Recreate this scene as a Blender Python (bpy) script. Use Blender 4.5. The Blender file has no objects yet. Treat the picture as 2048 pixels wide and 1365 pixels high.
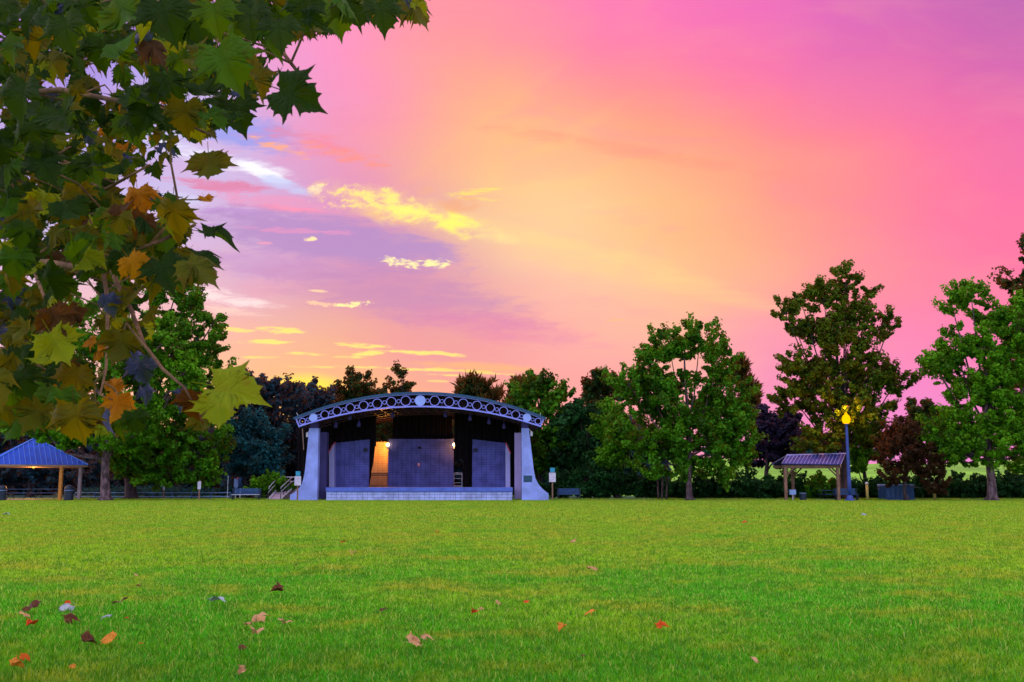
import bpy, math, random
import numpy as np
from mathutils import Vector, Matrix

random.seed(7)
RNG = np.random.default_rng(7)
sc = bpy.context.scene
COL = sc.collection

# ------------------------------------------------------------------ camera
F = 1991.0                     # focal length in photo pixels (35 mm lens)
CAMH = 1.25
PITCH = math.atan(285.5 / F)
cam_d = bpy.data.cameras.new('camera')
cam = bpy.data.objects.new('camera', cam_d)
COL.objects.link(cam)
cam.location = (0, 0, CAMH)
cam.rotation_euler = (math.pi / 2 + PITCH, 0, 0)
cam_d.lens = 35.0
cam_d.sensor_width = 36.0
cam_d.clip_start = 0.05
cam_d.clip_end = 5000
cam_d.dof.use_dof = True
cam_d.dof.focus_distance = 60
cam_d.dof.aperture_fstop = 13.0
sc.camera = cam
sc.render.resolution_x = 1024
sc.render.resolution_y = 682
try:
    sc.view_settings.view_transform = 'Standard'
    sc.view_settings.look = 'None'
except Exception:
    pass
sc.view_settings.exposure = 0.0
sc.cycles.max_bounces = 5
sc.cycles.diffuse_bounces = 3
sc.cycles.glossy_bounces = 2
sc.cycles.transmission_bounces = 3
sc.view_settings.gamma = 1.0
sc.view_settings.use_curve_mapping = False


def ray(x, y):
    d = 682.5 - y
    return Vector((x - 1024.0, F * math.cos(PITCH) - d * math.sin(PITCH), F * math.sin(PITCH) + d * math.cos(PITCH)))


def P(x, y, Y):
    """world point on the ray through photo position (x, y), at distance Y in front of the camera"""
    r = ray(x, y)
    t = Y / r.y
    return Vector((r.x * t, Y, CAMH + r.z * t))


def G(x, y):
    r = ray(x, y)
    t = -CAMH / r.z
    return Vector((r.x * t, r.y * t, 0))


def lin(c):
    o = []
    for v in c[:3]:
        v = v / 255.0
        o.append(v / 12.92 if v <= 0.04045 else ((v + 0.055) / 1.055) ** 2.4)
    return tuple(o)


# ------------------------------------------------------------------ world
SUN_DIR = ray(575, 890).normalized()          # behind the trees left of the stage
world = bpy.data.worlds.new('World')
sc.world = world
world.use_nodes = True
nt = world.node_tree
nt.nodes.clear()
N, L = nt.nodes, nt.links


def node(kind, **kw):
    n = N.new(kind)
    for k, v in kw.items():
        setattr(n, k, v)
    return n


def setin(n, i, v):
    if hasattr(v, 'is_output') or isinstance(v, bpy.types.NodeSocket):
        L.new(v, n.inputs[i])
    else:
        n.inputs[i].default_value = v


def M(op, a, b=0.0, c=0.0, clamp=False):
    n = node('ShaderNodeMath', operation=op, use_clamp=clamp)
    setin(n, 0, a); setin(n, 1, b); setin(n, 2, c)
    return n.outputs[0]


def VM(op, a, b=(0, 0, 0), s=None):
    n = node('ShaderNodeVectorMath', operation=op)
    setin(n, 0, a)
    if op not in ('NORMALIZE', 'LENGTH', 'SCALE'):
        setin(n, 1, b)
    if s is not None:
        setin(n, 3, s)
    return n.outputs['Value'] if op in ('DOT_PRODUCT', 'LENGTH') else n.outputs[0]


def smooth(v, a, b):
    n = node('ShaderNodeMapRange', interpolation_type='SMOOTHSTEP')
    setin(n, 0, v); n.inputs[1].default_value = a; n.inputs[2].default_value = b
    n.inputs[3].default_value = 0; n.inputs[4].default_value = 1
    return n.outputs[0]


def mixc(f, a, b):
    n = node('ShaderNodeMix', data_type='RGBA')
    setin(n, 0, f); setin(n, 6, a); setin(n, 7, b)
    return n.outputs[2]


tc = node('ShaderNodeTexCoord')
D = tc.outputs['Generated']
# soft swirl so the colour fields do not read as round blobs
n1 = node('ShaderNodeTexNoise'); n1.inputs['Scale'].default_value = 2.6; n1.inputs['Detail'].default_value = 5
mp = VM('MULTIPLY', D, (1.0, 1.0, 2.6)); L.new(mp, n1.inputs['Vector'])
off = VM('SCALE', VM('SUBTRACT', n1.outputs['Color'], (0.5, 0.5, 0.5)), s=0.13)
DW = VM('NORMALIZE', VM('ADD', D, off))

pts = [  # photo position of the sky direction, colour, sharpness
    (930, 20, (255, 140, 168)), (1200, 20, (252, 120, 185)), (1500, 20, (240, 108, 190)), (1780, 10, (205, 100, 188)), (2030, 10, (172, 100, 178)),
    (600, 120, (255, 150, 208)), (700, 200, (255, 140, 190)), (900, 190, (255, 158, 140)), (1200, 200, (255, 132, 150)), (1500, 190, (255, 124, 158)), (1800, 180, (248, 114, 170)), (2040, 180, (214, 98, 180)),
    (200, 150, (150, 140, 230)), (100, 30, (190, 120, 210)), (60, 330, (190, 190, 240)),
    (480, 260, (150, 152, 235)), (440, 335, (240, 240, 255)), (650, 300, (255, 140, 160)), (850, 310, (255, 188, 130)), (1050, 330, (255, 190, 122)), (1300, 330, (255, 160, 112)), (1560, 330, (255, 138, 136)), (1800, 320, (255, 122, 152)), (2040, 330, (255, 114, 168)),
    (420, 430, (186, 160, 224)), (600, 470, (176, 142, 208)), (780, 480, (188, 140, 205)), (1010, 450, (255, 226, 128)), (1200, 440, (255, 214, 140)), (1400, 440, (255, 178, 118)), (1650, 440, (255, 146, 138)), (1980, 460, (255, 120, 158)),
    (480, 545, (200, 152, 205)), (700, 560, (186, 134, 196)), (880, 570, (196, 132, 188)), (1080, 560, (255, 222, 188)), (1280, 540, (255, 226, 162)), (1480, 520, (255, 194, 132)), (1700, 560, (255, 160, 146)),
    (440, 600, (255, 214, 215)), (620, 640, (232, 150, 190)), (800, 650, (222, 134, 178)), (960, 640, (220, 134, 178)), (1150, 650, (255, 166, 158)), (1400, 620, (255, 178, 142)), (1700, 690, (250, 130, 175)), (1960, 600, (255, 118, 172)),
    (500, 710, (255, 172, 160)), (760, 710, (255, 150, 150)), (1000, 720, (255, 158, 146)), (1180, 730, (252, 140, 170)), (1540, 740, (244, 140, 205)), (1820, 780, (240, 140, 214)),
    (590, 765, (255, 222, 60)), (640, 785, (255, 226, 50)), (520, 790, (255, 170, 70)), (760, 770, (255, 190, 100)), (920, 765, (255, 176, 120)), (650, 800, (255, 180, 60)), (300, 740, (255, 190, 150)), (60, 700, (240, 190, 210)),
]
acc_c = None; acc_w = None


def addpt(dv, colr, k, gain=1.0):
    global acc_c, acc_w
    dt = VM('DOT_PRODUCT', DW, tuple(dv))
    w = M('EXPONENT', M('MULTIPLY_ADD', dt, k, -k + math.log(gain)))
    c = VM('SCALE', tuple(colr), s=w)
    acc_c = c if acc_c is None else VM('ADD', acc_c, c)
    acc_w = w if acc_w is None else M('ADD', acc_w, w)


for (x, y, c) in pts:
    addpt(ray(x, y).normalized(), lin(c), 330.0)
# the sky beyond the frame, made brighter than the seen sky to light the lawn: pink high up, passing to clear lavender blue opposite the sunset
addpt(Vector((0, 0.5, 0.85)).normalized(), (1.0, 0.55, 0.85), 5.0, 0.012)
addpt(Vector((0, -0.1, 1)).normalized(), (1.9, 1.6, 1.5), 3.0, 0.012)
addpt(Vector((-0.9, 0.2, 0.2)).normalized(), (1.2, 1.05, 1.4), 4.0, 0.012)
addpt(Vector((0.95, 0.1, 0.2)).normalized(), (1.1, 0.9, 1.4), 4.0, 0.012)
addpt(Vector((0, -1, 0.35)).normalized(), (0.95, 1.08, 1.8), 3.0, 0.03)
sky_col = VM('SCALE', acc_c, s=M('DIVIDE', 1.0, acc_w))

# cloud layers, in tangent coordinates of the western sky
sx = node('ShaderNodeSeparateXYZ'); L.new(D, sx.inputs[0])
yy = M('MAXIMUM', sx.outputs[1], 0.02)
front = smooth(sx.outputs[1], 0.3, 0.5)
u = M('DIVIDE', sx.outputs[0], yy); v = M('DIVIDE', sx.outputs[2], yy)
cb = node('ShaderNodeCombineXYZ'); L.new(u, cb.inputs[0]); L.new(v, cb.inputs[1])
UV = cb.outputs[0]


def noise(scale, sxyz, detail=6, rough=0.6, dist=0.0, rot=0.0):
    m = node('ShaderNodeMapping'); L.new(UV, m.inputs[0])
    m.inputs['Scale'].default_value = sxyz
    m.inputs['Rotation'].default_value = (0, 0, rot)
    n = node('ShaderNodeTexNoise'); L.new(m.outputs[0], n.inputs['Vector'])
    n.inputs['Scale'].default_value = scale; n.inputs['Detail'].default_value = detail
    n.inputs['Roughness'].default_value = rough; n.inputs['Distortion'].default_value = dist
    return n.outputs['Fac']


nz_streak = noise(9, (1, 5.5, 1), 7, 0.62, 0.25, 0.04)
nz_puff = noise(26, (1, 1.9, 1), 7, 0.66, 0.3)
nz_big = noise(5, (1, 2.6, 1), 5, 0.55, 0.5, 0.35)
nz_fine = noise(34, (1, 5.5, 1), 6, 0.65, 0.1, -0.03)
nz_wisp = noise(20, (1, 4.2, 1), 8, 0.72, 0.5, 0.10)
nz_mott = noise(60, (1, 1.5, 1), 6, 0.7, 0.2)
nz_small = noise(75, (1, 2.2, 1), 5, 0.65, 0.3)


def uv_of(x, y):
    r = ray(x, y)
    return (r.x / r.y, r.z / r.y)


def cloud(col_in, x, y, rx, ry, ang, c, amt, nz, nk=2.0, lo=0.0, hi=0.35, gain=1.0):
    cu, cv = uv_of(x, y)
    dv = VM('SUBTRACT', UV, (cu, cv, 0))
    a = math.radians(ang)     # positive: falls to the right in the picture
    ex = VM('DOT_PRODUCT', dv, (math.cos(a) * F / rx, -math.sin(a) * F / rx, 0))
    ey = VM('DOT_PRODUCT', dv, (math.sin(a) * F / ry, math.cos(a) * F / ry, 0))
    r2 = M('ADD', M('MULTIPLY', ex, ex), M('MULTIPLY', ey, ey))
    val = M('ADD', M('SUBTRACT', 1.0, r2), M('MULTIPLY', M('SUBTRACT', nz, 0.5), nk))
    f = M('MULTIPLY', M('MULTIPLY', smooth(val, lo, hi), amt), front)
    cc = lin(c)
    return mixc(f, col_in, (cc[0] * gain, cc[1] * gain, cc[2] * gain, 1))


c = sky_col
# faint structure over everything
c = mixc(M('MULTIPLY', M('MULTIPLY', smooth(nz_big, 0.46, 0.70), 0.16), front), c, (*lin((255, 168, 156)), 1))
c = mixc(M('MULTIPLY', M('MULTIPLY', smooth(nz_big, 0.5, 0.34), 0.20), front), c, (*lin((240, 132, 172)), 1))
# blue hole and bright white rim on the left
c = cloud(c, 470, 255, 170, 50, 14, (150, 158, 238), .85, nz_wisp, 2.4, 0, .9)
c = cloud(c, 440, 322, 170, 26, 14, (244, 247, 255), .95, nz_wisp, 4.6, 0, 1.8, 1.1)
c = cloud(c, 520, 345, 80, 16, 22, (250, 250, 255), .9, nz_wisp, 2.6, .1, .9, 1.05)
c = cloud(c, 570, 372, 80, 18, 20, (200, 205, 246), .8, nz_wisp, 2.6, .1, .9)
c = cloud(c, 340, 400, 110, 22, 4, (214, 214, 250), .7, nz_wisp, 2.6, .1, .9)
# salmon wisps
c = cloud(c, 590, 280, 150, 34, 14, (255, 132, 138), .8, nz_wisp, 6.0, .1, 2.2)
c = cloud(c, 545, 292, 90, 16, 16, (255, 172, 124), .9, nz_fine, 6.0, .3, 1.8, 1.05)
c = cloud(c, 690, 310, 110, 20, 16, (255, 150, 130), .6, nz_fine, 4.0, .2, 1.0)
c = cloud(c, 450, 372, 150, 17, 5, (226, 132, 172), .9, nz_wisp, 4.0, .2, .9)
c = cloud(c, 560, 405, 150, 30, 7, (236, 156, 196), .8, nz_wisp, 4.0, .2, 1.0)
c = cloud(c, 470, 425, 110, 12, 5, (196, 150, 214), .8, nz_fine, 4.0, .2, .9)
c = cloud(c, 580, 418, 120, 9, 6, (255, 150, 180), .8, nz_fine, 5.0, .3, 1.0)
# violet shelf under the lit edge
c = cloud(c, 660, 478, 330, 58, 9, (182, 142, 200), .88, nz_wisp, 2.2, 0, .8)
c = cloud(c, 560, 535, 250, 40, 6, (198, 148, 204), .6, nz_wisp, 2.4, 0, 1.0)
c = cloud(c, 800, 590, 330, 70, 9, (198, 138, 184), .72, nz_wisp, 2.4, 0, 1.2)
c = cloud(c, 1000, 655, 240, 40, 9, (228, 130, 176), .5, nz_wisp, 2.4, 0, 1.2)
c = cloud(c, 600, 462, 170, 10, 4, (236, 150, 196), .6, nz_fine, 5.0, .3, 1.1)
# soft diagonal rays of light fanning up to the right
c = cloud(c, 1040, 330, 330, 26, -32, (255, 206, 130), .16, nz_streak, 2.0, 0, 1.3)
c = cloud(c, 960, 250, 300, 20, -38, (255, 196, 130), .12, nz_streak, 2.0, 0, 1.3)
c = cloud(c, 1150, 500, 420, 30, 14, (255, 222, 140), .45, nz_streak, 2.0, 0, 1.4)
c = cloud(c, 1300, 560, 420, 26, 12, (255, 214, 140), .40, nz_streak, 2.0, 0, 1.4)
c = cloud(c, 1250, 300, 400, 22, 10, (255, 140, 130), .35, nz_wisp, 3.0, 0, 1.4)
# lit yellow edge: broad soft glow first, brighter puffs on it
c = cloud(c, 800, 418, 210, 46, 13, (255, 214, 140), .75, nz_puff, 2.4, 0, 1.3)
c = cloud(c, 660, 392, 64, 28, 8, (255, 206, 160), .9, nz_mott, 7.0, .3, 1.8)
c = cloud(c, 640, 380, 30, 14, 8, (255, 232, 190), .9, nz_mott, 7.0, .3, 1.6)
c = cloud(c, 750, 400, 110, 34, 12, (255, 232, 132), .95, nz_mott, 6.0, .2, 1.35, 1.05)
c = cloud(c, 830, 425, 90, 34, 18, (255, 238, 120), .95, nz_puff, 5.5, .2, 1.25, 1.1)
c = cloud(c, 900, 446, 80, 26, 18, (255, 240, 110), .9, nz_puff, 4.6, .2, 1.3, 1.1)
c = cloud(c, 985, 470, 80, 22, 14, (255, 238, 150), .6, nz_puff, 3.0, .1, 1.8)
c = cloud(c, 790, 440, 120, 12, 14, (240, 168, 150), .45, nz_mott, 6.0, .4, 1.6)
c = cloud(c, 945, 384, 66, 10, -5, (255, 232, 110), .85, nz_fine, 5.0, .2, 1.5)
c = cloud(c, 960, 399, 50, 7, 3, (255, 224, 120), .8, nz_fine, 5.0, .2, 1.5)
c = cloud(c, 920, 410, 66, 20, -2, (246, 168, 122), .8, nz_puff, 4.0, .1, 1.5)
c = cloud(c, 845, 386, 34, 16, -10, (250, 178, 128), .75, nz_puff, 4.0, .1, 1.5)
# small isolated clouds
c = cloud(c, 618, 478, 20, 6, -3, (255, 226, 170), 1, nz_small, 5.5, .1, 1.2, 1.1)
c = cloud(c, 530, 487, 20, 4, 0, (240, 160, 190), .8, nz_puff, 2.0, .1, .8)
c = cloud(c, 800, 525, 46, 11, 8, (255, 240, 170), 1, nz_small, 5.5, .1, 1.2, 1.1)
c = cloud(c, 868, 528, 42, 11, -6, (255, 238, 165), 1, nz_small, 5.5, .1, 1.2, 1.1)
c = cloud(c, 635, 582, 22, 4, 3, (255, 214, 170), .9, nz_fine, 3.0, .2, .8)
c = cloud(c, 705, 609, 44, 7, -3, (255, 240, 160), 1, nz_small, 5.5, .1, 1.2, 1.1)
c = cloud(c, 640, 607, 34, 7, 5, (255, 206, 170), .9, nz_small, 5.0, .3, .9)
c = cloud(c, 430, 592, 140, 20, 9, (255, 230, 228), .8, nz_wisp, 3.6, .1, 1.2, 1.05)
c = cloud(c, 470, 625, 110, 12, 7, (255, 214, 200), .7, nz_wisp, 4.0, .2, 1.2)
c = cloud(c, 1230, 641, 30, 4, -4, (255, 190, 140), .8, nz_fine, 3.0, .2, .8)
for (x, y, rx, ry, a, q) in [(555, 662, 55, 9, 3, 1), (530, 684, 70, 5, 0, 1), (600, 708, 60, 4, 2, .8), (725, 692, 60, 6, 3, 1), (745, 706, 40, 7, -3, 1),
                            (800, 704, 60, 5, 4, 1), (890, 708, 55, 5, 6, .9), (800, 738, 130, 4, 2, .8), (920, 742, 120, 4, 4, .9), (690, 715, 40, 3, 0, .8),
                            (885, 750, 40, 3, 2, .7), (875, 763, 30, 3, 0, .6), (520, 715, 40, 3, 0, .7), (470, 660, 50, 5, 6, .8), (640, 735, 90, 3, 2, .6)]:
    c = cloud(c, x, y, rx, ry, a, (255, 226, 124), q * 1.0, nz_fine, 5.2, .0, 1.1, 1.05)
c = cloud(c, 610, 778, 110, 40, 0, (255, 226, 60), .95, nz_streak, .6, 0, 1.2, 1.15)
c = cloud(c, 960, 735, 160, 14, 3, (255, 190, 110), .6, nz_fine, 2.0, 0, 1.2)

bg = node('ShaderNodeBackground'); L.new(c, bg.inputs[0]); bg.inputs[1].default_value = 1.1
sky = node('ShaderNodeTexSky')
sky.sky_type = 'NISHITA'; sky.sun_disc = False
sky.sun_elevation = math.radians(3.0)
sky.sun_rotation = math.atan2(SUN_DIR.x, SUN_DIR.y)
bg2 = node('ShaderNodeBackground'); L.new(sky.outputs[0], bg2.inputs[0]); bg2.inputs[1].default_value = 0.05
ad = node('ShaderNodeMixShader'); ad.inputs[0].default_value = 0.06; L.new(bg.outputs[0], ad.inputs[1]); L.new(bg2.outputs[0], ad.inputs[2])
wo = node('ShaderNodeOutputWorld'); L.new(ad.outputs[0], wo.inputs[0])

sun_d = bpy.data.lights.new('sun', 'SUN')
sun_d.energy = 0.9
sun_d.color = (1.0, 0.55, 0.25)
sun_d.angle = math.radians(6)
sun = bpy.data.objects.new('sun', sun_d)
COL.objects.link(sun)
sd = Vector((SUN_DIR.x, SUN_DIR.y, 0)).normalized() * math.cos(math.radians(3)) + Vector((0, 0, math.sin(math.radians(3))))
sun.rotation_euler = sd.to_track_quat('Z', 'Y').to_euler()
sun.location = (-30, 200, 60)


# ------------------------------------------------------------------ materials
def mat(name, build):
    m = bpy.data.materials.new(name); m.use_nodes = True
    t = m.node_tree; t.nodes.clear()
    build(t)
    return m


class T:
    """small node helper for materials"""
    def __init__(s, t): s.t = t

    def n(s, kind, ins=None, **kw):
        n = s.t.nodes.new(kind)
        for k, v in kw.items(): setattr(n, k, v)
        for k, v in (ins or {}).items():
            if isinstance(v, bpy.types.NodeSocket): s.t.links.new(v, n.inputs[k])
            else: n.inputs[k].default_value = v
        return n

    def mix(s, f, a, b):
        return s.n('ShaderNodeMix', {0: f, 6: a, 7: b}, data_type='RGBA').outputs[2]

    def ma(s, op, a, b=0.0, c=0.0, clamp=False):
        return s.n('ShaderNodeMath', {0: a, 1: b, 2: c}, operation=op, use_clamp=clamp).outputs[0]

    def sm(s, v, a, b):
        return s.n('ShaderNodeMapRange', {0: v, 1: a, 2: b, 3: 0.0, 4: 1.0}, interpolation_type='SMOOTHSTEP').outputs[0]

    def noise(s, vec, scale, detail=4, rough=.55):
        return s.n('ShaderNodeTexNoise', {'Vector': vec, 'Scale': scale, 'Detail': detail, 'Roughness': rough}).outputs['Fac']

    def out(s, sh):
        o = s.n('ShaderNodeOutputMaterial'); s.t.links.new(sh, o.inputs[0])


def c4(c): return (c[0], c[1], c[2], 1.0)


def surf(name, col, rough=.6, var=.25, scale=3.0, metal=0.0, bump=.15, bscale=40, spec=.4):
    def b(t):
        q = T(t)
        g = q.n('ShaderNodeNewGeometry').outputs['Position']
        f = q.noise(g, scale, 5); f2 = q.noise(g, scale * 9, 3)
        dark = tuple(v * (1 - var) for v in col); lite = tuple(min(1, v * (1 + var * .5)) for v in col)
        cc = q.mix(q.sm(f, .3, .7), c4(dark), c4(lite))
        cc = q.mix(q.ma('MULTIPLY', q.sm(f2, .45, .8), var * .8), cc, c4(tuple(v * .5 for v in col)))
        bp = q.n('ShaderNodeBump', {'Strength': bump, 'Height': q.noise(g, bscale, 3), 'Distance': .01})
        p = q.n('ShaderNodeBsdfPrincipled', {'Base Color': cc, 'Roughness': rough, 'Metallic': metal, 'Normal': bp.outputs[0]})
        p.inputs['Specular IOR Level'].default_value = spec
        q.out(p.outputs[0])
    return mat(name, b)


def foliage(name, dark, mid, lite, trans, warm=(.10, .05, .015), tw=.35):
    def b(t):
        q = T(t)
        a = q.n('ShaderNodeAttribute', attribute_name='leafrnd').outputs['Fac']
        g = q.n('ShaderNodeNewGeometry').outputs['Position']
        f = q.noise(g, .55, 4, .6)
        cc = q.mix(q.sm(q.ma('MULTIPLY_ADD', a, .55, q.ma('MULTIPLY', f, .9)), .35, 1.0), c4(dark), c4(lite))
        cc = q.mix(q.ma('MULTIPLY', q.sm(a, .9, 1.0), .6), cc, c4(mid))
        cc = q.mix(q.ma('MULTIPLY', q.sm(f, .55, .75), .35), cc, c4(warm))
        d = q.n('ShaderNodeBsdfDiffuse', {'Color': cc})
        tr = q.n('ShaderNodeBsdfTranslucent', {'Color': c4(trans)})
        m1 = q.n('ShaderNodeMixShader', {0: tw, 1: d.outputs[0], 2: tr.outputs[0]})
        gl = q.n('ShaderNodeBsdfGlossy', {'Color': (.8, .85, .8, 1), 'Roughness': .45})
        m2 = q.n('ShaderNodeMixShader', {0: .008, 1: m1.outputs[0], 2: gl.outputs[0]})
        q.out(m2.outputs[0])
    return mat(name, b)


def vein_leaf(name, base, base2, blotch, trans, gloss=.10, tw=.4):
    """sycamore leaf: palmate veins drawn from the leaf's own UV"""
    def b(t):
        q = T(t)
        uv = q.n('ShaderNodeUVMap').outputs[0]
        s = q.n('ShaderNodeSeparateXYZ', {0: uv})
        x, y = s.outputs[0], s.outputs[1]
        ax = q.ma('ABSOLUTE', x)
        vm = None
        for ang in (0, 38, 82):
            an = math.radians(ang)
            dx, dy = math.sin(an), math.cos(an)
            dist = q.ma('ABSOLUTE', q.ma('SUBTRACT', q.ma('MULTIPLY', ax, dy), q.ma('MULTIPLY', y, dx)))
            along = q.ma('ADD', q.ma('MULTIPLY', ax, dx), q.ma('MULTIPLY', y, dy))
            ok = q.ma('GREATER_THAN', along, 0.0)
            ln = q.ma('MULTIPLY', q.ma('SUBTRACT', 1.0, q.sm(dist, .004, .022)), ok)
            # side veins branching off this rib
            w = q.ma('SUBTRACT', along, q.ma('MULTIPLY', dist, .9))
            fr = q.ma('FRACT', q.ma('MULTIPLY', w, 8.0))
            sd_ = q.ma('ABSOLUTE', q.ma('SUBTRACT', fr, .5))
            sv = q.ma('MULTIPLY', q.ma('MULTIPLY', q.ma('SUBTRACT', 1.0, q.sm(sd_, .02, .09)), ok), q.ma('SUBTRACT', 1.0, q.sm(dist, .10, .22)))
            ln = q.ma('MAXIMUM', ln, q.ma('MULTIPLY', sv, .45))
            vm = ln if vm is None else q.ma('MAXIMUM', vm, ln)
        g = q.n('ShaderNodeNewGeometry').outputs['Position']
        oi = q.n('ShaderNodeObjectInfo').outputs['Random']
        at = q.n('ShaderNodeAttribute', attribute_name='leafrnd').outputs['Fac']
        r = q.ma('FRACT', q.ma('ADD', oi, at))
        f = q.noise(g, 9, 4)
        cc = q.mix(q.ma('MULTIPLY_ADD', r, .45, q.ma('MULTIPLY', q.sm(f, .35, .65), .55)), c4(base), c4(base2))
        edge = q.sm(q.ma('ADD', q.ma('MULTIPLY', x, x), q.ma('MULTIPLY', q.ma('SUBTRACT', y, .3), q.ma('SUBTRACT', y, .3))), .25, .75)
        cc = q.mix(q.ma('MULTIPLY', edge, q.ma('MULTIPLY', r, .6)), cc, c4(blotch))
        f2 = q.noise(g, 26, 5, .7)
        cc = q.mix(q.ma('MULTIPLY', q.sm(f2, .54, .68), .8), cc, c4(blotch))
        cc = q.mix(q.ma('MULTIPLY', q.sm(q.noise(g, 70, 3, .7), .60, .70), .6), cc, c4((.05, .025, .01)))
        cv = q.mix(q.ma('MULTIPLY', vm, .55), cc, c4(tuple(min(1, k * 1.6 + .015) for k in base2)))
        bp = q.n('ShaderNodeBump', {'Strength': .7, 'Height': q.ma('ADD', q.ma('MULTIPLY', vm, -1.0), q.ma('MULTIPLY', q.noise(g, 45, 2), .5)), 'Distance': .004})
        d = q.n('ShaderNodeBsdfPrincipled', {'Base Color': cv, 'Roughness': .48, 'Normal': bp.outputs[0]})
        d.inputs['Specular IOR Level'].default_value = gloss * 1.3
        tcol = q.mix(q.ma('MULTIPLY', vm, .7), q.mix(r, c4(trans), c4(tuple(k * .6 for k in trans))), c4(tuple(k * .35 for k in trans)))
        tr = q.n('ShaderNodeBsdfTranslucent', {'Color': tcol})
        m1 = q.n('ShaderNodeMixShader', {0: tw, 1: d.outputs[0], 2: tr.outputs[0]})
        q.out(m1.outputs[0])
    return mat(name, b)


def emit(name, col, s):
    def b(t):
        q = T(t)
        q.out(q.n('ShaderNodeEmission', {'Color': c4(col), 'Strength': s}).outputs[0])
    return mat(name, b)


def ground_mat(name, far=False):
    def b(t):
        q = T(t)
        g = q.n('ShaderNodeNewGeometry').outputs['Position']
        f1 = q.noise(g, .16, 5, .6); f2 = q.noise(g, .9, 5, .6); f3 = q.noise(g, 14, 3, .6)
        gm = (.05, .30, .004); gy = (.30, .46, .01); br = (.44, .36, .03)
        cc = q.mix(q.sm(f1, .38, .62), c4(gm), c4(gy))
        cc = q.mix(q.ma('MULTIPLY', q.sm(f2, .5, .72), .7), cc, c4(br))
        cc = q.mix(q.ma('MULTIPLY', q.sm(f3, .35, .65), .4), cc, c4(tuple(k * .5 for k in gm)))
        p = q.n('ShaderNodeBsdfPrincipled', {'Base Color': cc, 'Roughness': .9})
        p.inputs['Specular IOR Level'].default_value = .1
        q.out(p.outputs[0])
    return mat(name, b)


def blade_mat(name):
    def b(t):
        q = T(t)
        geo = q.n('ShaderNodeNewGeometry')
        g = geo.outputs['Position']
        a = q.n('ShaderNodeAttribute', attribute_name='leafrnd').outputs['Fac']
        f1 = q.noise(g, .16, 5, .6); f2 = q.noise(g, .55, 6, .68); f4 = q.noise(g, 2.6, 4, .65)
        sp = q.n('ShaderNodeSeparateXYZ', {0: g})
        dist = q.sm(sp.outputs[1], 7.0, 26.0)
        v1 = q.ma('ADD', f1, q.ma('MULTIPLY_ADD', dist, .20, -.09))
        f5 = q.noise(g, 11, 2, .5)
        cc = q.mix(q.sm(v1, .36, .60), c4((.09, .70, .004)), c4((.50, .84, .008)))
        cc = q.mix(q.ma('MULTIPLY', q.sm(q.ma('ADD', f2, q.ma('MULTIPLY', dist, .05)), .50, .62), .85), cc, c4((.74, .66, .03)))
        cc = q.mix(q.ma('MULTIPLY', q.sm(f4, .46, .60), .72), cc, c4((.04, .34, .006)))
        cc = q.mix(q.ma('MULTIPLY', q.sm(f5, .46, .62), .62), cc, c4((.02, .20, .003)))
        cc = q.mix(q.ma('MULTIPLY', q.sm(a, .80, .95), .8), cc, c4((.85, .90, .16)))
        cc = q.mix(q.ma('MULTIPLY', q.sm(a, .34, .10), .9), cc, c4((.012, .12, .002)))
        cc = q.mix(q.ma('MULTIPLY', q.sm(sp.outputs[1], 11.0, 6.0), .40), cc, c4((.018, .22, .002)))
        nm = q.n('ShaderNodeVectorMath', {0: geo.outputs['Normal'], 1: (0, 0, 1.0)}, operation='ADD').outputs[0]
        nm = q.n('ShaderNodeVectorMath', {0: nm}, operation='NORMALIZE').outputs[0]
        d = q.n('ShaderNodeBsdfDiffuse', {'Color': cc, 'Normal': nm})
        tr = q.n('ShaderNodeBsdfTranslucent', {'Color': q.mix(.4, cc, c4((.25, .6, .01)))})
        m1 = q.n('ShaderNodeMixShader', {0: .45, 1: d.outputs[0], 2: tr.outputs[0]})
        gl = q.n('ShaderNodeBsdfGlossy', {'Color': (.9, .95, .8, 1), 'Roughness': .4})
        m2 = q.n('ShaderNodeMixShader', {0: .02, 1: m1.outputs[0], 2: gl.outputs[0]})
        q.out(m2.outputs[0])
    return mat(name, b)


def bark(name, a_, b_):
    def b(t):
        q = T(t)
        g = q.n('ShaderNodeNewGeometry').outputs['Position']
        v = q.n('ShaderNodeVectorMath', {0: g, 1: (1, 1, .35)}, operation='MULTIPLY').outputs[0]
        f = q.noise(v, 5, 6, .7)
        cc = q.mix(q.sm(f, .4, .6), c4(a_), c4(b_))
        bp = q.n('ShaderNodeBump', {'Strength': .8, 'Height': f, 'Distance': .05})
        p = q.n('ShaderNodeBsdfPrincipled', {'Base Color': cc, 'Roughness': .85, 'Normal': bp.outputs[0]})
        q.out(p.outputs[0])
    return mat(name, b)


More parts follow.
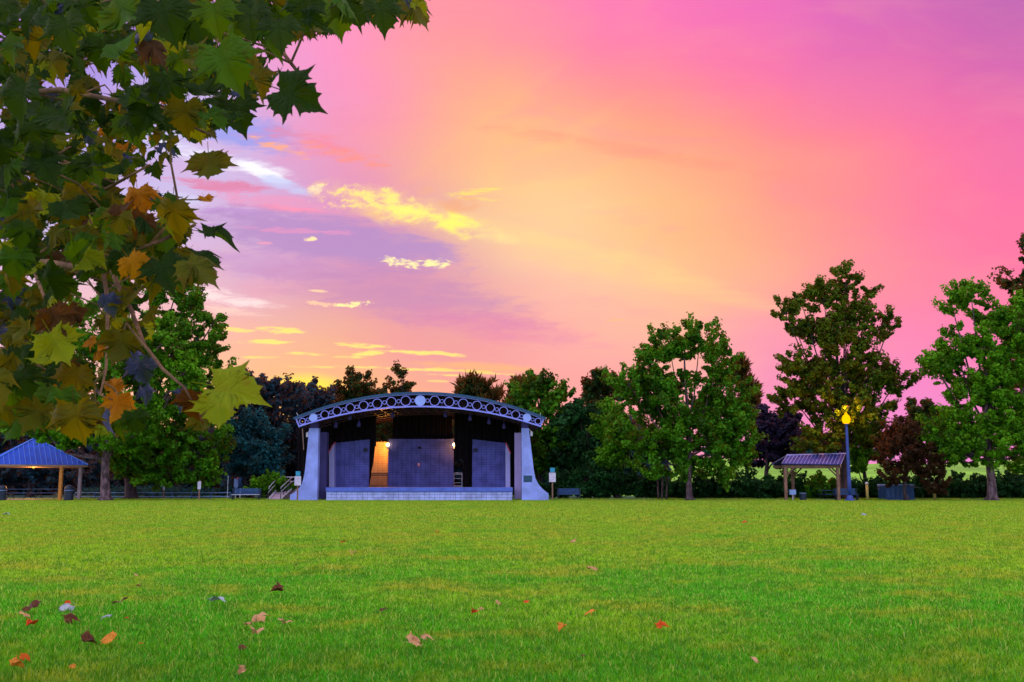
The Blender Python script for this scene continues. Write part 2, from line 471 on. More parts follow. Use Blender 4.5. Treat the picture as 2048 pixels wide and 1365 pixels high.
MAT = dict(
    paint=surf('sky_tinted_white_paint', (.32, .39, .88), .6, .24, .9),  # white stage paint with blue sky light put into its colour
    paint_lit=surf('lit_wall_end_paint', (.46, .44, .80), .6, .12, .8),  # light falling on the wall ends is put into this paler paint
    blockpaint=surf('block_wall_paint', (.12, .125, .42), .75, .32, 1.2, bump=.4),  # the blue of the sky light is in this block colour too
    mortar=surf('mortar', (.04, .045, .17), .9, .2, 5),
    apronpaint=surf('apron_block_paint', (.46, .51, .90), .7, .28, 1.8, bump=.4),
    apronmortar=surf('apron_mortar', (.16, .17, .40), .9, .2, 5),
    slab=surf('stage_edge_concrete', (.10, .16, .58), .7, .2, 1.5),
    passage=surf('lamplit_block_paint', (.62, .44, .30), .8, .15, 1.5, bump=.4),  # the lamp's orange is put into the colour of a pale lavender wall
    passmortar=surf('lamplit_mortar', (.30, .17, .10), .9, .2, 5),  # joints tinted with the same lamp orange
    floor=surf('stage_floor', (.35, .26, .34), .6, .2, 1.5),
    ring=surf('lavender_steel', (.28, .30, .88), .4, .08, 2),
    disc=surf('blue_disc_paint', (.32, .44, .92), .4, .05, 2),
    teal=surf('teal_roof_trim', (.008, .07, .15), .4, .2, 2),
    darkroof=surf('dark_roof_underside', (.030, .006, .018), .8, .4, 1.5),
    truss=surf('dull_truss_steel', (.07, .03, .06), .5, .4, 3),
    curtain=surf('black_curtain', (.010, .003, .005), .95, .5, 2),
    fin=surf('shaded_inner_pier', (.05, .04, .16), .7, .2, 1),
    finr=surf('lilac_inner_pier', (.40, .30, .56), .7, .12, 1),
    coping=surf('red_coping', (.75, .10, .16), .5, .1, 2),
    black=surf('black_metal', (.012, .013, .018), .5, .3, 5),
    steel=surf('handrail_steel', (.62, .60, .68), .35, .15, 5, metal=.3),
    concrete=surf('pink_concrete', (.52, .36, .44), .8, .2, 2),
    pad=surf('concrete_pad', (.50, .36, .30), .8, .25, 1.5),
    signwhite=surf('sign_white', (.74, .68, .82), .5, .1, 5),
    signink=surf('sign_ink', (.30, .18, .34), .6, .1, 5),
    signteal=surf('sign_teal', (.03, .30, .50), .5, .15, 5),
    bluebench=surf('blue_bench_paint', (.02, .07, .20), .45, .3, 4),
    bluebox=surf('blue_grey_box', (.22, .34, .66), .5, .2, 4),
    roofblue=surf('blue_metal_roof', (.006, .085, .62), .6, .18, 1.2, spec=.2),
    roofseam=surf('blue_roof_seam', (.10, .26, .85), .6, .1, 2, spec=.2),
    roofslate=surf('slate_metal_roof', (.06, .06, .26), .6, .25, 1.5, spec=.2),
    slateseam=surf('pale_roof_seam', (.42, .36, .68), .35, .1, 2, metal=.2),
    fascia=surf('tan_fascia', (.45, .28, .20), .7, .2, 3),
    wood=surf('brown_timber', (.26, .14, .09), .8, .35, 3),
    postwarm=surf('lamplit_timber', (.72, .26, .04), .7, .25, 3),  # orange lamplight is put into the timber colour
    postgrey=surf('weathered_timber', (.34, .26, .28), .8, .25, 3),
    bollard=surf('yellow_timber', (.50, .36, .10), .75, .25, 6),
    capwhite=surf('white_cap', (.66, .62, .66), .5, .1, 5),
    trash=surf('dark_bin', (.010, .022, .045), .5, .3, 5),
    pole=surf('blue_lamp_post', (.035, .07, .30), .4, .2, 2),
    globe=emit('lit_globe', (1.0, .44, .0), 1.7),
    wlamp=emit('lit_wall_lamp', (1.0, .62, .22), 14.0),
    plaque=surf('dark_teal_plaque', (.02, .07, .13), .4, .2, 4),
    barkA=bark('sycamore_bark', (.045, .022, .026), (.19, .11, .12)),
    barkB=bark('dark_bark', (.022, .012, .016), (.075, .04, .045)),
    barkC=bark('reddish_twig', (.10, .045, .02), (.26, .13, .06)),
    path=surf('path_concrete', (.22, .24, .30), .85, .2, 1),
    backgrass=surf('shaded_rough_grass', (.018, .075, .040), .9, .4, .8),
    hillgrass=surf('hill_grass', (.20, .46, .02), .9, .35, .15),
)
FOL = dict(
    green=foliage('leaves_green', (.006, .035, .003), (.10, .07, .008), (.085, .34, .008), (.22, .17, .010)),
    bright=foliage('leaves_bright_green', (.008, .06, .003), (.12, .16, .008), (.14, .44, .008), (.20, .30, .02), (.10, .12, .01)),
    olive=foliage('leaves_olive', (.010, .028, .003), (.13, .08, .006), (.11, .22, .006), (.26, .12, .02), (.12, .06, .015)),
    dark=foliage('leaves_dark', (.006, .020, .006), (.06, .025, .012), (.03, .10, .014), (.30, .08, .02), (.05, .018, .015), .42),
    blue=foliage('leaves_blue_shade', (.003, .012, .026), (.012, .035, .06), (.012, .060, .085), (.30, .10, .03), (.012, .018, .06), .30),  # blue shade and distance haze put into the leaf colour
    teal=foliage('leaves_teal', (.003, .025, .045), (.015, .07, .08), (.012, .12, .13), (.10, .12, .05), (.012, .03, .08), .25),
    rust=foliage('leaves_rust', (.014, .006, .004), (.08, .025, .012), (.065, .035, .012), (.22, .08, .04), (.08, .02, .015)),
    plum=foliage('leaves_plum', (.012, .010, .030), (.04, .02, .05), (.03, .028, .07), (.16, .06, .08), (.03, .014, .05)),
    hedge=foliage('hedge_leaves', (.003, .020, .008), (.03, .06, .012), (.02, .11, .020), (.05, .08, .02), (.012, .03, .03), .25),
)
LEAFM = [
    vein_leaf('leaf_deep_green', (.003, .016, .0003), (.012, .048, .0006), (.03, .025, .001), (.07, .15, .0006), tw=.46),
    vein_leaf('leaf_mid_green', (.012, .058, .0006), (.042, .140, .0008), (.06, .05, .002), (.18, .30, .001), tw=.46),
    vein_leaf('leaf_olive', (.030, .042, .0006), (.095, .115, .0008), (.13, .055, .002), (.36, .26, .001), tw=.46),
    vein_leaf('leaf_yellow_green', (.14, .21, .001), (.27, .32, .002), (.22, .13, .004), (.55, .50, .002), tw=.46),
    vein_leaf('leaf_orange', (.40, .11, .002), (.60, .26, .004), (.62, .34, .006), (.85, .28, .004), tw=.46),
    vein_leaf('leaf_brown', (.026, .012, .001), (.070, .028, .003), (.12, .04, .004), (.30, .10, .004), tw=.4),
    vein_leaf('leaf_blue_underside', (.025, .035, .10), (.11, .11, .24), (.20, .10, .13), (.06, .10, .03), tw=.25),
]
DEADM = [
    vein_leaf('dead_leaf_tan', (.52, .24, .08), (.78, .46, .22), (.30, .12, .08), (.3, .15, .08), tw=.12),
    vein_leaf('dead_leaf_red', (.62, .045, .006), (.80, .14, .01), (.30, .04, .01), (.5, .1, .02), tw=.15),
    vein_leaf('dead_leaf_dark', (.07, .022, .008), (.20, .06, .02), (.05, .03, .03), (.1, .04, .02), tw=.1),
    vein_leaf('dead_leaf_grey', (.22, .28, .32), (.42, .47, .50), (.20, .20, .24), (.3, .3, .3), tw=.1),
    vein_leaf('dead_leaf_orange', (.75, .20, .015), (.85, .36, .04), (.36, .06, .01), (.5, .2, .02), tw=.15),
]

# ------------------------------------------------------------------ object helpers
ORG = {}


def tag(o, label=None, cat=None, group=None, kind=None):
    if label: o['label'] = label
    if cat: o['category'] = cat
    if group: o['group'] = group
    if kind: o['kind'] = kind
    return o


def thing(name, label, cat, loc=(0, 0, 0), group=None):
    o = bpy.data.objects.new(name, None)
    o.empty_display_size = .3
    COL.objects.link(o)
    o.location = loc
    ORG[o] = Vector(loc)
    return tag(o, label, cat, group)


class MB:
    def __init__(s): s.v = []; s.f = []; s.smooth = False

    def add(s, vs, fs):
        b = len(s.v)
        s.v += [tuple(v) for v in vs]
        s.f += [tuple(i + b for i in f) for f in fs]
        return s

    def box(s, a, b):
        x0, y0, z0 = a; x1, y1, z1 = b
        return s.add([(x0, y0, z0), (x1, y0, z0), (x1, y1, z0), (x0, y1, z0), (x0, y0, z1), (x1, y0, z1), (x1, y1, z1), (x0, y1, z1)],
                     [(0, 3, 2, 1), (4, 5, 6, 7), (0, 1, 5, 4), (1, 2, 6, 5), (2, 3, 7, 6), (3, 0, 4, 7)])

    def bevbox(s, a, b, e=.012):
        """box whose front (-y) face is chamfered"""
        x0, y0, z0 = a; x1, y1, z1 = b
        vs = [(x0, y1, z0), (x1, y1, z0), (x1, y1, z1), (x0, y1, z1), (x0, y0 + e, z0), (x1, y0 + e, z0), (x1, y0 + e, z1), (x0, y0 + e, z1),
              (x0 + e, y0, z0 + e), (x1 - e, y0, z0 + e), (x1 - e, y0, z1 - e), (x0 + e, y0, z1 - e)]
        return s.add(vs, [(0, 1, 2, 3), (0, 4, 5, 1), (1, 5, 6, 2), (2, 6, 7, 3), (3, 7, 4, 0), (4, 8, 9, 5), (5, 9, 10, 6), (6, 10, 11, 7), (7, 11, 8, 4), (8, 11, 10, 9)])

    def prism(s, poly, d):
        """poly: list of Vectors (planar), extruded by vector d"""
        n = len(poly); d = Vector(d)
        vs = [Vector(p) for p in poly] + [Vector(p) + d for p in poly]
        fs = [tuple(range(n)), tuple(reversed(range(n, 2 * n)))]
        for i in range(n):
            j = (i + 1) % n
            fs.append((i, i + n, j + n, j))
        return s.add(vs, fs)

    def tube(s, pts, rad, seg=6, cap=True):
        pts = [Vector(p) for p in pts]
        if not hasattr(rad, '__len__'): rad = [rad] * len(pts)
        vs = []; fs = []
        ref = None
        for i, p in enumerate(pts):
            t = (pts[min(i + 1, len(pts) - 1)] - pts[max(i - 1, 0)])
            t = t.normalized() if t.length > 1e-9 else Vector((0, 0, 1))
            if ref is None:
                ref = Vector((1, 0, 0)) if abs(t.x) < .9 else Vector((0, 1, 0))
            a = (ref - t * ref.dot(t))
            a = a.normalized() if a.length > 1e-6 else t.orthogonal().normalized()
            b = t.cross(a); ref = a
            for k in range(seg):
                an = 2 * math.pi * k / seg
                vs.append(p + (a * math.cos(an) + b * math.sin(an)) * rad[i])
        for i in range(len(pts) - 1):
            for k in range(seg):
                k2 = (k + 1) % seg
                fs.append((i * seg + k, i * seg + k2, (i + 1) * seg + k2, (i + 1) * seg + k))
        if cap:
            fs.append(tuple(reversed(range(seg))))
            fs.append(tuple(range((len(pts) - 1) * seg, len(pts) * seg)))
        return s.add(vs, fs)

    def lathe(s, c, prof, seg=16):
        """prof: list of (r, z) from bottom to top, round a vertical axis at c"""
        vs = []; fs = []
        for (r, z) in prof:
            for k in range(seg):
                an = 2 * math.pi * k / seg
                vs.append((c[0] + r * math.cos(an), c[1] + r * math.sin(an), c[2] + z))
        for i in range(len(prof) - 1):
            for k in range(seg):
                k2 = (k + 1) % seg
                fs.append((i * seg + k, i * seg + k2, (i + 1) * seg + k2, (i + 1) * seg + k))
        fs.append(tuple(reversed(range(seg)))); fs.append(tuple(range((len(prof) - 1) * seg, len(prof) * seg)))
        return s.add(vs, fs)

    def annulus(s, c, r, w, d, seg=28):
        """flat ring facing -y, centre c, outer radius r, band w, depth d"""
        vs = []; fs = []
        for k in range(seg):
            an = 2 * math.pi * k / seg
            ca, sa = math.cos(an), math.sin(an)
            for (rr, yy_) in ((r, 0), (r - w, 0), (r - w, d), (r, d)):
                vs.append((c[0] + ca * rr, c[1] + yy_, c[2] + sa * rr))
        for k in range(seg):
            k2 = (k + 1) % seg
            for j in range(4):
                j2 = (j + 1) % 4
                fs.append((k * 4 + j, k2 * 4 + j, k2 * 4 + j2, k * 4 + j2))
        return s.add(vs, fs)

    def build(s, name, m, parent=None, org=None, smooth=None):
        root = parent
        while root is not None and root.parent is not None: root = root.parent
        o0 = ORG[root] if root is not None else (Vector(org) if org is not None else Vector((0, 0, 0)))
        me = bpy.data.meshes.new(name)
        me.from_pydata([(v[0] - o0.x, v[1] - o0.y, v[2] - o0.z) for v in s.v], [], s.f)
        me.validate()
        for mm in (m if isinstance(m, (list, tuple)) else [m]): me.materials.append(mm)
        if smooth or s.smooth:
            me.polygons.foreach_set('use_smooth', [True] * len(me.polygons))
        o = bpy.data.objects.new(name, me)
        COL.objects.link(o)
        if parent is not None: o.parent = parent
        else:
            o.location = o0; ORG[o] = o0
        return o


def fix_normals(o):
    import bmesh
    bm = bmesh.new(); bm.from_mesh(o.data)
    bmesh.ops.recalc_face_normals(bm, faces=bm.faces); bm.to_mesh(o.data); bm.free()


def np_mesh(name, verts, faces, mats, parent=None, org=(0, 0, 0), rnd=None, matidx=None, uv=None):
    """verts (n,3), faces (m,k) int with constant k"""
    root = parent
    while root is not None and root.parent is not None: root = root.parent
    o0 = ORG[root] if root is not None else Vector(org)
    me = bpy.data.meshes.new(name)
    nv = len(verts); nf, k = faces.shape
    me.vertices.add(nv)
    me.vertices.foreach_set('co', (verts - np.array(o0)).astype(np.float32).ravel())
    me.loops.add(nf * k)
    me.loops.foreach_set('vertex_index', faces.astype(np.int32).ravel())
    me.polygons.add(nf)
    me.polygons.foreach_set('loop_start', np.arange(0, nf * k, k, dtype=np.int32))
    me.polygons.foreach_set('loop_total', np.full(nf, k, dtype=np.int32))
    for m in (mats if isinstance(mats, (list, tuple)) else [mats]): me.materials.append(m)
    if matidx is not None: me.polygons.foreach_set('material_index', matidx.astype(np.int32))
    if rnd is not None:
        a = me.attributes.new('leafrnd', 'FLOAT', 'FACE'); a.data.foreach_set('value', rnd.astype(np.float32))
    if uv is not None:
        l = me.uv_layers.new(name='UVMap'); l.data.foreach_set('uv', uv[faces.ravel()].astype(np.float32).ravel())
    me.update(calc_edges=True)
    o = bpy.data.objects.new(name, me)
    COL.objects.link(o)
    if parent is not None: o.parent = parent
    else:
        o.location = o0; ORG[o] = Vector(o0)
    return o


# ------------------------------------------------------------------ ground
def terrain(name, x0, x1, y0, y1, nx, ny, fz, m):
    xs = np.linspace(x0, x1, nx); ys = np.linspace(y0, y1, ny)
    X, Y_ = np.meshgrid(xs, ys)
    Z = fz(X, Y_)
    V = np.stack([X.ravel(), Y_.ravel(), Z.ravel()], 1)
    i = np.arange(nx * ny).reshape(ny, nx)
    Fc = np.stack([i[:-1, :-1].ravel(), i[:-1, 1:].ravel(), i[1:, 1:].ravel(), i[1:, :-1].ravel()], 1)
    o = np_mesh(name, V, Fc, m)
    o.data.polygons.foreach_set('use_smooth', [True] * len(o.data.polygons))
    return tag(o, kind='structure')


gm = ground_mat('lawn_soil')
terrain('ground', -900, 900, -60, 1500, 2, 2, lambda X, Y_: X * 0 - .004, MAT['backgrass'])
terrain('lawn', -90, 90, -12, 76.5, 2, 2, lambda X, Y_: X * 0, gm)


def hillz(X, Y_):
    a = np.clip((Y_ - 96) / 90, 0, 1)
    b = np.clip((X + 10) / 40, 0, 1)
    return (a * a * (3 - 2 * a)) * (b * b * (3 - 2 * b)) * (5.2 + .6 * np.sin(X * .07) + .4 * np.sin(X * .19 + 1)) - .05


terrain('hill', -20, 320, 92, 420, 60, 60, hillz, MAT['hillgrass'])
MB().box((-90, 76.6, .0), (-10.5, 78.4, .012)).build('path', MAT['path'])['kind'] = 'structure'


# ------------------------------------------------------------------ grass
def blade_patch(size, n, h, w, seed):
    r = np.random.default_rng(seed)
    px = r.uniform(-size / 2, size / 2, n); py = r.uniform(-size / 2, size / 2, n)
    a = r.uniform(0, 2 * np.pi, n)
    hh = h * r.uniform(.5, 1.2, n) * np.where(r.uniform(0, 1, n) < .07, 1.6, 1.0); ww = w * r.uniform(.7, 1.3, n)
    la = r.uniform(0, 2 * np.pi, n); ln = hh * r.uniform(.15, .9, n)
    bx = np.stack([px, py, np.full(n, -.003)], 1)
    side = np.stack([np.cos(a), np.sin(a), np.zeros(n)], 1) * ww[:, None] / 2
    lean = np.stack([np.cos(la) * ln, np.sin(la) * ln, np.zeros(n)], 1)
    mid = bx + lean * .35 + np.array([0, 0, 1]) * (hh * .6)[:, None]
    tip = bx + lean + np.array([0, 0, 1]) * hh[:, None]
    V = np.stack([bx - side, bx + side, mid + side * .75, mid - side * .75, tip], 1).reshape(-1, 3)
    b = np.arange(n) * 5
    Fc = np.concatenate([np.stack([b, b + 1, b + 2], 1), np.stack([b, b + 2, b + 3], 1), np.stack([b + 3, b + 2, b + 4], 1)])
    rd = r.uniform(0, 1, n)
    return V, Fc, np.concatenate([rd, rd, rd])


BM = blade_mat('grass_blades')


def grass_band(name, size, n, h, w, ny0, ny1, seed, kx):
    V, Fc, rd = blade_patch(size, n, h, w, seed)
    o = np_mesh(name, V, Fc, BM, rnd=rd)
    tag(o, kind='stuff')
    ng = bpy.data.node_groups.new(name + '_scatter', 'GeometryNodeTree')
    ng.interface.new_socket('Geometry', in_out='INPUT', socket_type='NodeSocketGeometry')
    ng.interface.new_socket('Geometry', in_out='OUTPUT', socket_type='NodeSocketGeometry')
    NN, LL = ng.nodes, ng.links
    gi = NN.new('NodeGroupInput'); go = NN.new('NodeGroupOutput')
    hx = kx * ny1 + size * 1.5
    nx = int(math.ceil(2 * hx / size)); nyy = int(round((ny1 - ny0) / size))
    gr = NN.new('GeometryNodeMeshGrid')
    gr.inputs['Size X'].default_value = (nx - 1) * size; gr.inputs['Size Y'].default_value = (nyy - 1) * size
    gr.inputs['Vertices X'].default_value = nx; gr.inputs['Vertices Y'].default_value = nyy
    tr = NN.new('GeometryNodeTransform'); LL.new(gr.outputs['Mesh'], tr.inputs[0])
    tr.inputs['Translation'].default_value = (0, ny0 + size * nyy / 2, 0)
    # drop the cells far outside the view
    pos = NN.new('GeometryNodeInputPosition'); sp = NN.new('ShaderNodeSeparateXYZ'); LL.new(pos.outputs[0], sp.inputs[0])
    ab = NN.new('ShaderNodeMath'); ab.operation = 'ABSOLUTE'; LL.new(sp.outputs[0], ab.inputs[0])
    mm = NN.new('ShaderNodeMath'); mm.operation = 'MULTIPLY_ADD'; LL.new(sp.outputs[1], mm.inputs[0]); mm.inputs[1].default_value = kx; mm.inputs[2].default_value = size * 1.5 + 1
    gt = NN.new('ShaderNodeMath'); gt.operation = 'GREATER_THAN'; LL.new(ab.outputs[0], gt.inputs[0]); LL.new(mm.outputs[0], gt.inputs[1])
    de = NN.new('GeometryNodeDeleteGeometry'); LL.new(tr.outputs[0], de.inputs[0]); LL.new(gt.outputs[0], de.inputs['Selection'])
    ip = NN.new('GeometryNodeInstanceOnPoints')
    LL.new(de.outputs[0], ip.inputs['Points']); LL.new(gi.outputs[0], ip.inputs['Instance'])
    rv = NN.new('FunctionNodeRandomValue'); rv.data_type = 'INT'
    rv.inputs[4].default_value = 0; rv.inputs[5].default_value = 3; rv.inputs['Seed'].default_value = seed
    mu = NN.new('ShaderNodeMath'); mu.operation = 'MULTIPLY'; mu.inputs[1].default_value = math.pi / 2
    LL.new(rv.outputs[2], mu.inputs[0])
    cx = NN.new('ShaderNodeCombineXYZ'); LL.new(mu.outputs[0], cx.inputs[2])
    LL.new(cx.outputs[0], ip.inputs['Rotation'])
    nz = NN.new('ShaderNodeTexNoise'); nz.inputs['Scale'].default_value = .35; LL.new(pos.outputs[0], nz.inputs['Vector'])
    m3 = NN.new('ShaderNodeMath'); m3.operation = 'MULTIPLY_ADD'; LL.new(nz.outputs[0], m3.inputs[0]); m3.inputs[1].default_value = 1.6; m3.inputs[2].default_value = .25
    cs = NN.new('ShaderNodeCombineXYZ'); cs.inputs[0].default_value = 1; cs.inputs[1].default_value = 1; LL.new(m3.outputs[0], cs.inputs[2])
    LL.new(cs.outputs[0], ip.inputs['Scale'])
    LL.new(ip.outputs[0], go.inputs[0])
    md = o.modifiers.new('scatter', 'NODES'); md.node_group = ng
    return o


grass_band('short_grass', 1.0, 4600, .042, .0075, 4.0, 14.0, 11, .54)
grass_band('short_grass', 2.0, 9000, .052, .010, 14.0, 32.0, 12, .54)
grass_band('short_grass', 4.0, 14000, .055, .020, 32.0, 76.0, 13, .54)

grass_band('long_grass', 2.0, 5000, .10, .020, 76.0, 80.0, 14, .54)

# ------------------------------------------------------------------ trees
def norm(a): return a / np.maximum(np.linalg.norm(a, axis=1, keepdims=True), 1e-9)


def leaf_quads(pos, nrm, size, r):
    n = len(pos)
    t = norm(np.cross(nrm, norm(r.normal(size=(n, 3)))))
    b = np.cross(nrm, t)
    s = size[:, None]
    fold = nrm * s * .22
    V = np.stack([pos - t * s * .62, pos - b * s * .5 + fold, pos + t * s * .62, pos + b * s * .5 + fold], 1).reshape(-1, 3)
    i = np.arange(n) * 4
    Fc = np.stack([np.stack([i, i + 1, i + 2], 1), np.stack([i, i + 2, i + 3], 1)], 1).reshape(-1, 3)
    return V, Fc


def tree(name, label, Y, bx, by, blobs, m, n=12000, leaf=.30, rc=.75, trunk=.22, barkm='barkA', group=None, cat='tree', top=None, seed=1,
         droop=0.0, depth=1.0, needle=False, limb=True, gz=None, lean=0, fill=.45, upright=.0, stems=1):
    """blobs: ellipses (cx, cy, rx, ry[, weight]) in photo positions; crown stands at distance Y"""
    r = np.random.default_rng(seed)
    if gz is None: base = P(bx, by, Y); base.z = 0
    else:
        base = P(bx, by, Y); base.z = gz
    t = thing(name, label, cat, tuple(base), group)
    s = Y / F
    cl = []; cw = []; blobc = []; cdir = []
    for bl in blobs:
        cx, cy, rx, ry = bl[:4]; w = bl[4] if len(bl) > 4 else 1.0
        c0 = P(cx, cy, Y); rx *= s; ry *= s
        rd = (rx + ry) / 2 * depth
        c0.y += r.uniform(-.35, .35) * rd
        blobc.append((c0, rx, ry, rd))
        vol = rx * ry * rd
        k = max(4, int(round(w * 3.5 * (rx * ry + .5 * rd * rx) / (rc * rc))))
        u_ = norm(r.normal(size=(k, 3)))
        rad = r.uniform(fill, 1.0, k) ** .8
        p = np.array(c0) + u_ * rad[:, None] * np.array([rx, rd, ry])
        cl.append(p); cw.append(np.full(k, 1.0)); cdir.append(norm(u_ * np.array([1, 1, .8]) + np.array([0, 0, .75]) + r.normal(size=(k, 3)) * .35))
    cl = np.concatenate(cl); cdir = np.concatenate(cdir)
    ok_ = cl[:, 2] > base.z + .3
    cl = cl[ok_]; cdir = cdir[ok_]
    k = len(cl); per = max(6, int(n / k))
    rcs = rc * r.uniform(.35, 1.25, k)
    idx = np.repeat(np.arange(k), per)
    u_ = norm(r.normal(size=(len(idx), 3)))
    rad = r.uniform(.15, 1, len(idx)) ** .55
    rad = np.where(r.uniform(0, 1, len(idx)) < .10, rad * r.uniform(1.0, 1.7, len(idx)), rad)
    shp = np.array([1.0, 1.0, .72 + upright]) * .68
    along = (r.uniform(-.5, 1, len(idx)) * rcs[idx] * 1.15)[:, None] * cdir[idx]
    taper = (1.05 - .45 * np.clip(r.uniform(0, 1, len(idx)), 0, 1))
    pos = cl[idx] + u_ * (rad * rcs[idx] * taper)[:, None] * shp + along
    pos[:, 2] -= droop * r.uniform(0, 1, len(idx)) ** 2
    nr = norm(u_ + np.array([0, 0, .45]) + r.normal(size=u_.shape) * .55)
    sz = leaf * r.uniform(.6, 1.3, len(idx))
    keep = pos[:, 2] > base.z + .05
    pos, nr, sz, idx = pos[keep], nr[keep], sz[keep], idx[keep]
    if needle:
        # long thin tufts
        d = norm(u_[keep] + np.array([0, 0, .8]) + r.normal(size=pos.shape) * .35)
        sd_ = norm(np.cross(d, norm(r.normal(size=pos.shape))))
        q = sz[:, None]
        V = np.stack([pos - d * q * .7, pos + sd_ * q * .16, pos + d * q * .8, pos - sd_ * q * .16], 1).reshape(-1, 3)
        i = np.arange(len(pos)) * 4
        Fc = np.stack([np.stack([i, i + 1, i + 2], 1), np.stack([i, i + 2, i + 3], 1)], 1).reshape(-1, 3)
    else:
        V, Fc = leaf_quads(pos, nr, sz, r)
    crand = r.uniform(0, 1, k)
    rd_ = np.clip(crand[idx] * .6 + r.uniform(0, 1, len(pos)) * .4, 0, 1)
    np_mesh('crown', V, Fc, m, t, rnd=np.repeat(rd_, 2))
    # trunk with limbs
    mb = MB(); mb.smooth = True
    ztop = (max(c_[0].z for c_ in blobc) if top is None else P(bx, top, Y).z) - .2
    H = ztop - base.z
    for st in range(stems):
        ox = 0 if stems == 1 else (st - (stems - 1) / 2) * trunk * 2.6
        pts_, rr = [], []
        for j in range(9):
            f = j / 8
            pts_.append(base + Vector((ox * (1 + f * 2) + lean * f * H + .12 * math.sin(f * 7 + seed) * (f > 0), .1 * math.sin(f * 5 + seed), H * f)))
            flare = 1 + .9 * max(0, 1 - f * 14)
            rr.append(trunk * flare * (1 - .88 * f) + .015)
        pts_.insert(1, base + Vector((ox, 0, .35))); rr.insert(1, trunk * 1.15)
        mb.tube(pts_, rr, 9)
    if limb:
        for (c0, rx, ry, rd) in blobc:
            h0 = base.z + min(max((c0.z - base.z) * .45, H * .27), H * .8)
            s0 = base + Vector((lean * (h0 - base.z), 0, h0 - base.z))
            mid = s0.lerp(c0, .5) + Vector((0, 0, -.15 * (c0 - s0).length))
            mb.tube([s0, mid, c0], [trunk * .42, trunk * .24, trunk * .10], 6)
        for j in r.choice(k, min(k, 46), replace=False):
            c1 = Vector(cl[j])
            b0 = min(blobc, key=lambda q_: (q_[0] - c1).length)[0]
            s1 = b0 + Vector((0, 0, -.3 * (c1 - b0).length))
            mb.tube([s1, s1.lerp(c1, .55) + Vector((0, 0, -.1)), c1], [trunk * .13, trunk * .08, .012], 5)
    mb.build('trunk', MAT[barkm], t)
    return t


BIG = 'park trees round the lawn'
BACK = 'trees behind the stage and hedge'
# left
tree('sycamore_tree', 'tall leafy sycamore with pale mottled trunk beside the blue roofed pavilion', 74.0, 211, 1001,
     [(150, 620, 52, 42), (240, 700, 80, 60), (120, 720, 60, 70), (330, 680, 40, 55), (340, 780, 55, 60), (250, 850, 95, 60), (120, 860, 60, 45), (375, 740, 30, 40), (60, 840, 50, 50)],
     FOL['bright'], 44000, .21, .62, .34, group=BIG, seed=3, top=700)
tree('sycamore_tree', 'broad dark green tree with thick dark trunk left of the railed ramp', 78.0, 262, 998,
     [(345, 590, 50, 42), (315, 560, 30, 40), (385, 615, 30, 45), (400, 675, 58, 40), (430, 640, 20, 25), (350, 700, 70, 60), (420, 760, 58, 60), (380, 850, 78, 70), (330, 920, 95, 55), (420, 900, 40, 40), (400, 950, 40, 25), (240, 780, 70, 90), (280, 930, 60, 40), (250, 560, 40, 40)],
     FOL['green'], 56000, .215, .66, .42, 'barkB', group=BIG, seed=4, top=640)
# middle right
tree('sycamore_tree', 'round crowned tree standing alone between the stage and the timber shelter', 74.5, 1379, 999,
     [(1340, 690, 52, 38), (1400, 675, 38, 40), (1312, 720, 34, 34), (1440, 720, 36, 42), (1462, 790, 42, 50), (1300, 780, 60, 46), (1255, 765, 46, 24), (1370, 800, 80, 60), (1290, 860, 75, 50), (1400, 880, 90, 50), (1480, 870, 42, 40), (1490, 910, 34, 18), (1330, 930, 60, 26), (1420, 940, 60, 22), (1445, 850, 60, 50)],
     FOL['green'], 62000, .205, .62, .22, group=BIG, seed=5, top=680, fill=.5)
tree('sycamore_tree', 'tallest tree, ragged and dark against the sky right behind the lamp post', 77.5, 1690, 999,
     [(1692, 560, 26, 34), (1650, 590, 44, 36), (1700, 620, 52, 50), (1740, 585, 12, 22), (1600, 600, 16, 14), (1568, 625, 27, 26), (1640, 660, 60, 26), (1590, 655, 24, 14), (1785, 640, 22, 18), (1755, 668, 26, 14), (1690, 700, 66, 44), (1600, 730, 46, 30), (1650, 760, 80, 36), (1740, 750, 60, 36), (1790, 765, 40, 26), (1590, 800, 50, 34), (1690, 820, 90, 40), (1640, 880, 60, 34), (1730, 870, 60, 28)],
     FOL['olive'], 66000, .205, .56, .26, 'barkB', group=BIG, seed=6, top=590, fill=.3)
tree('sycamore_tree', 'bright green spreading tree at the right edge beyond the second bollard', 73.5, 1985, 1001,
     [(1940, 590, 40, 26), (1905, 610, 26, 14), (1985, 625, 44, 40), (2035, 640, 40, 60), (1910, 690, 46, 40), (1960, 740, 60, 50), (1880, 740, 34, 26), (1868, 725, 26, 16), (2030, 780, 60, 70), (1900, 860, 55, 50), (1960, 880, 70, 60), (2050, 900, 50, 50), (1890, 910, 40, 24), (1930, 800, 40, 30), (2090, 700, 50, 90), (2100, 850, 50, 60), (1985, 690, 44, 50), (2010, 840, 50, 60), (1990, 780, 40, 40)],
     FOL['bright'], 78000, .20, .60, .32, group=BIG, seed=8, top=680, fill=.4)
tree('tall_tree', 'dark tall treetop cut off at the right edge behind the bright green tree', 92, 2060, 998,
     [(2040, 560, 30, 34), (2060, 500, 24, 30), (2075, 620, 50, 60), (2080, 740, 60, 90), (2070, 880, 60, 80)], FOL['dark'], 16000, .28, .8, .3, 'barkB', group=BACK, seed=9, top=640)
tree('plum_tree', 'small dark red leaved tree with slanting trunk beside the blue utility cabinet', 73.8, 1812, 999,
     [(1815, 870, 46, 34), (1800, 910, 46, 36), (1845, 920, 40, 40), (1790, 950, 30, 22), (1870, 965, 24, 24), (1780, 890, 24, 20)], FOL['rust'], 20000, .15, .42, .13, 'barkB', group=BIG, seed=10, top=880)

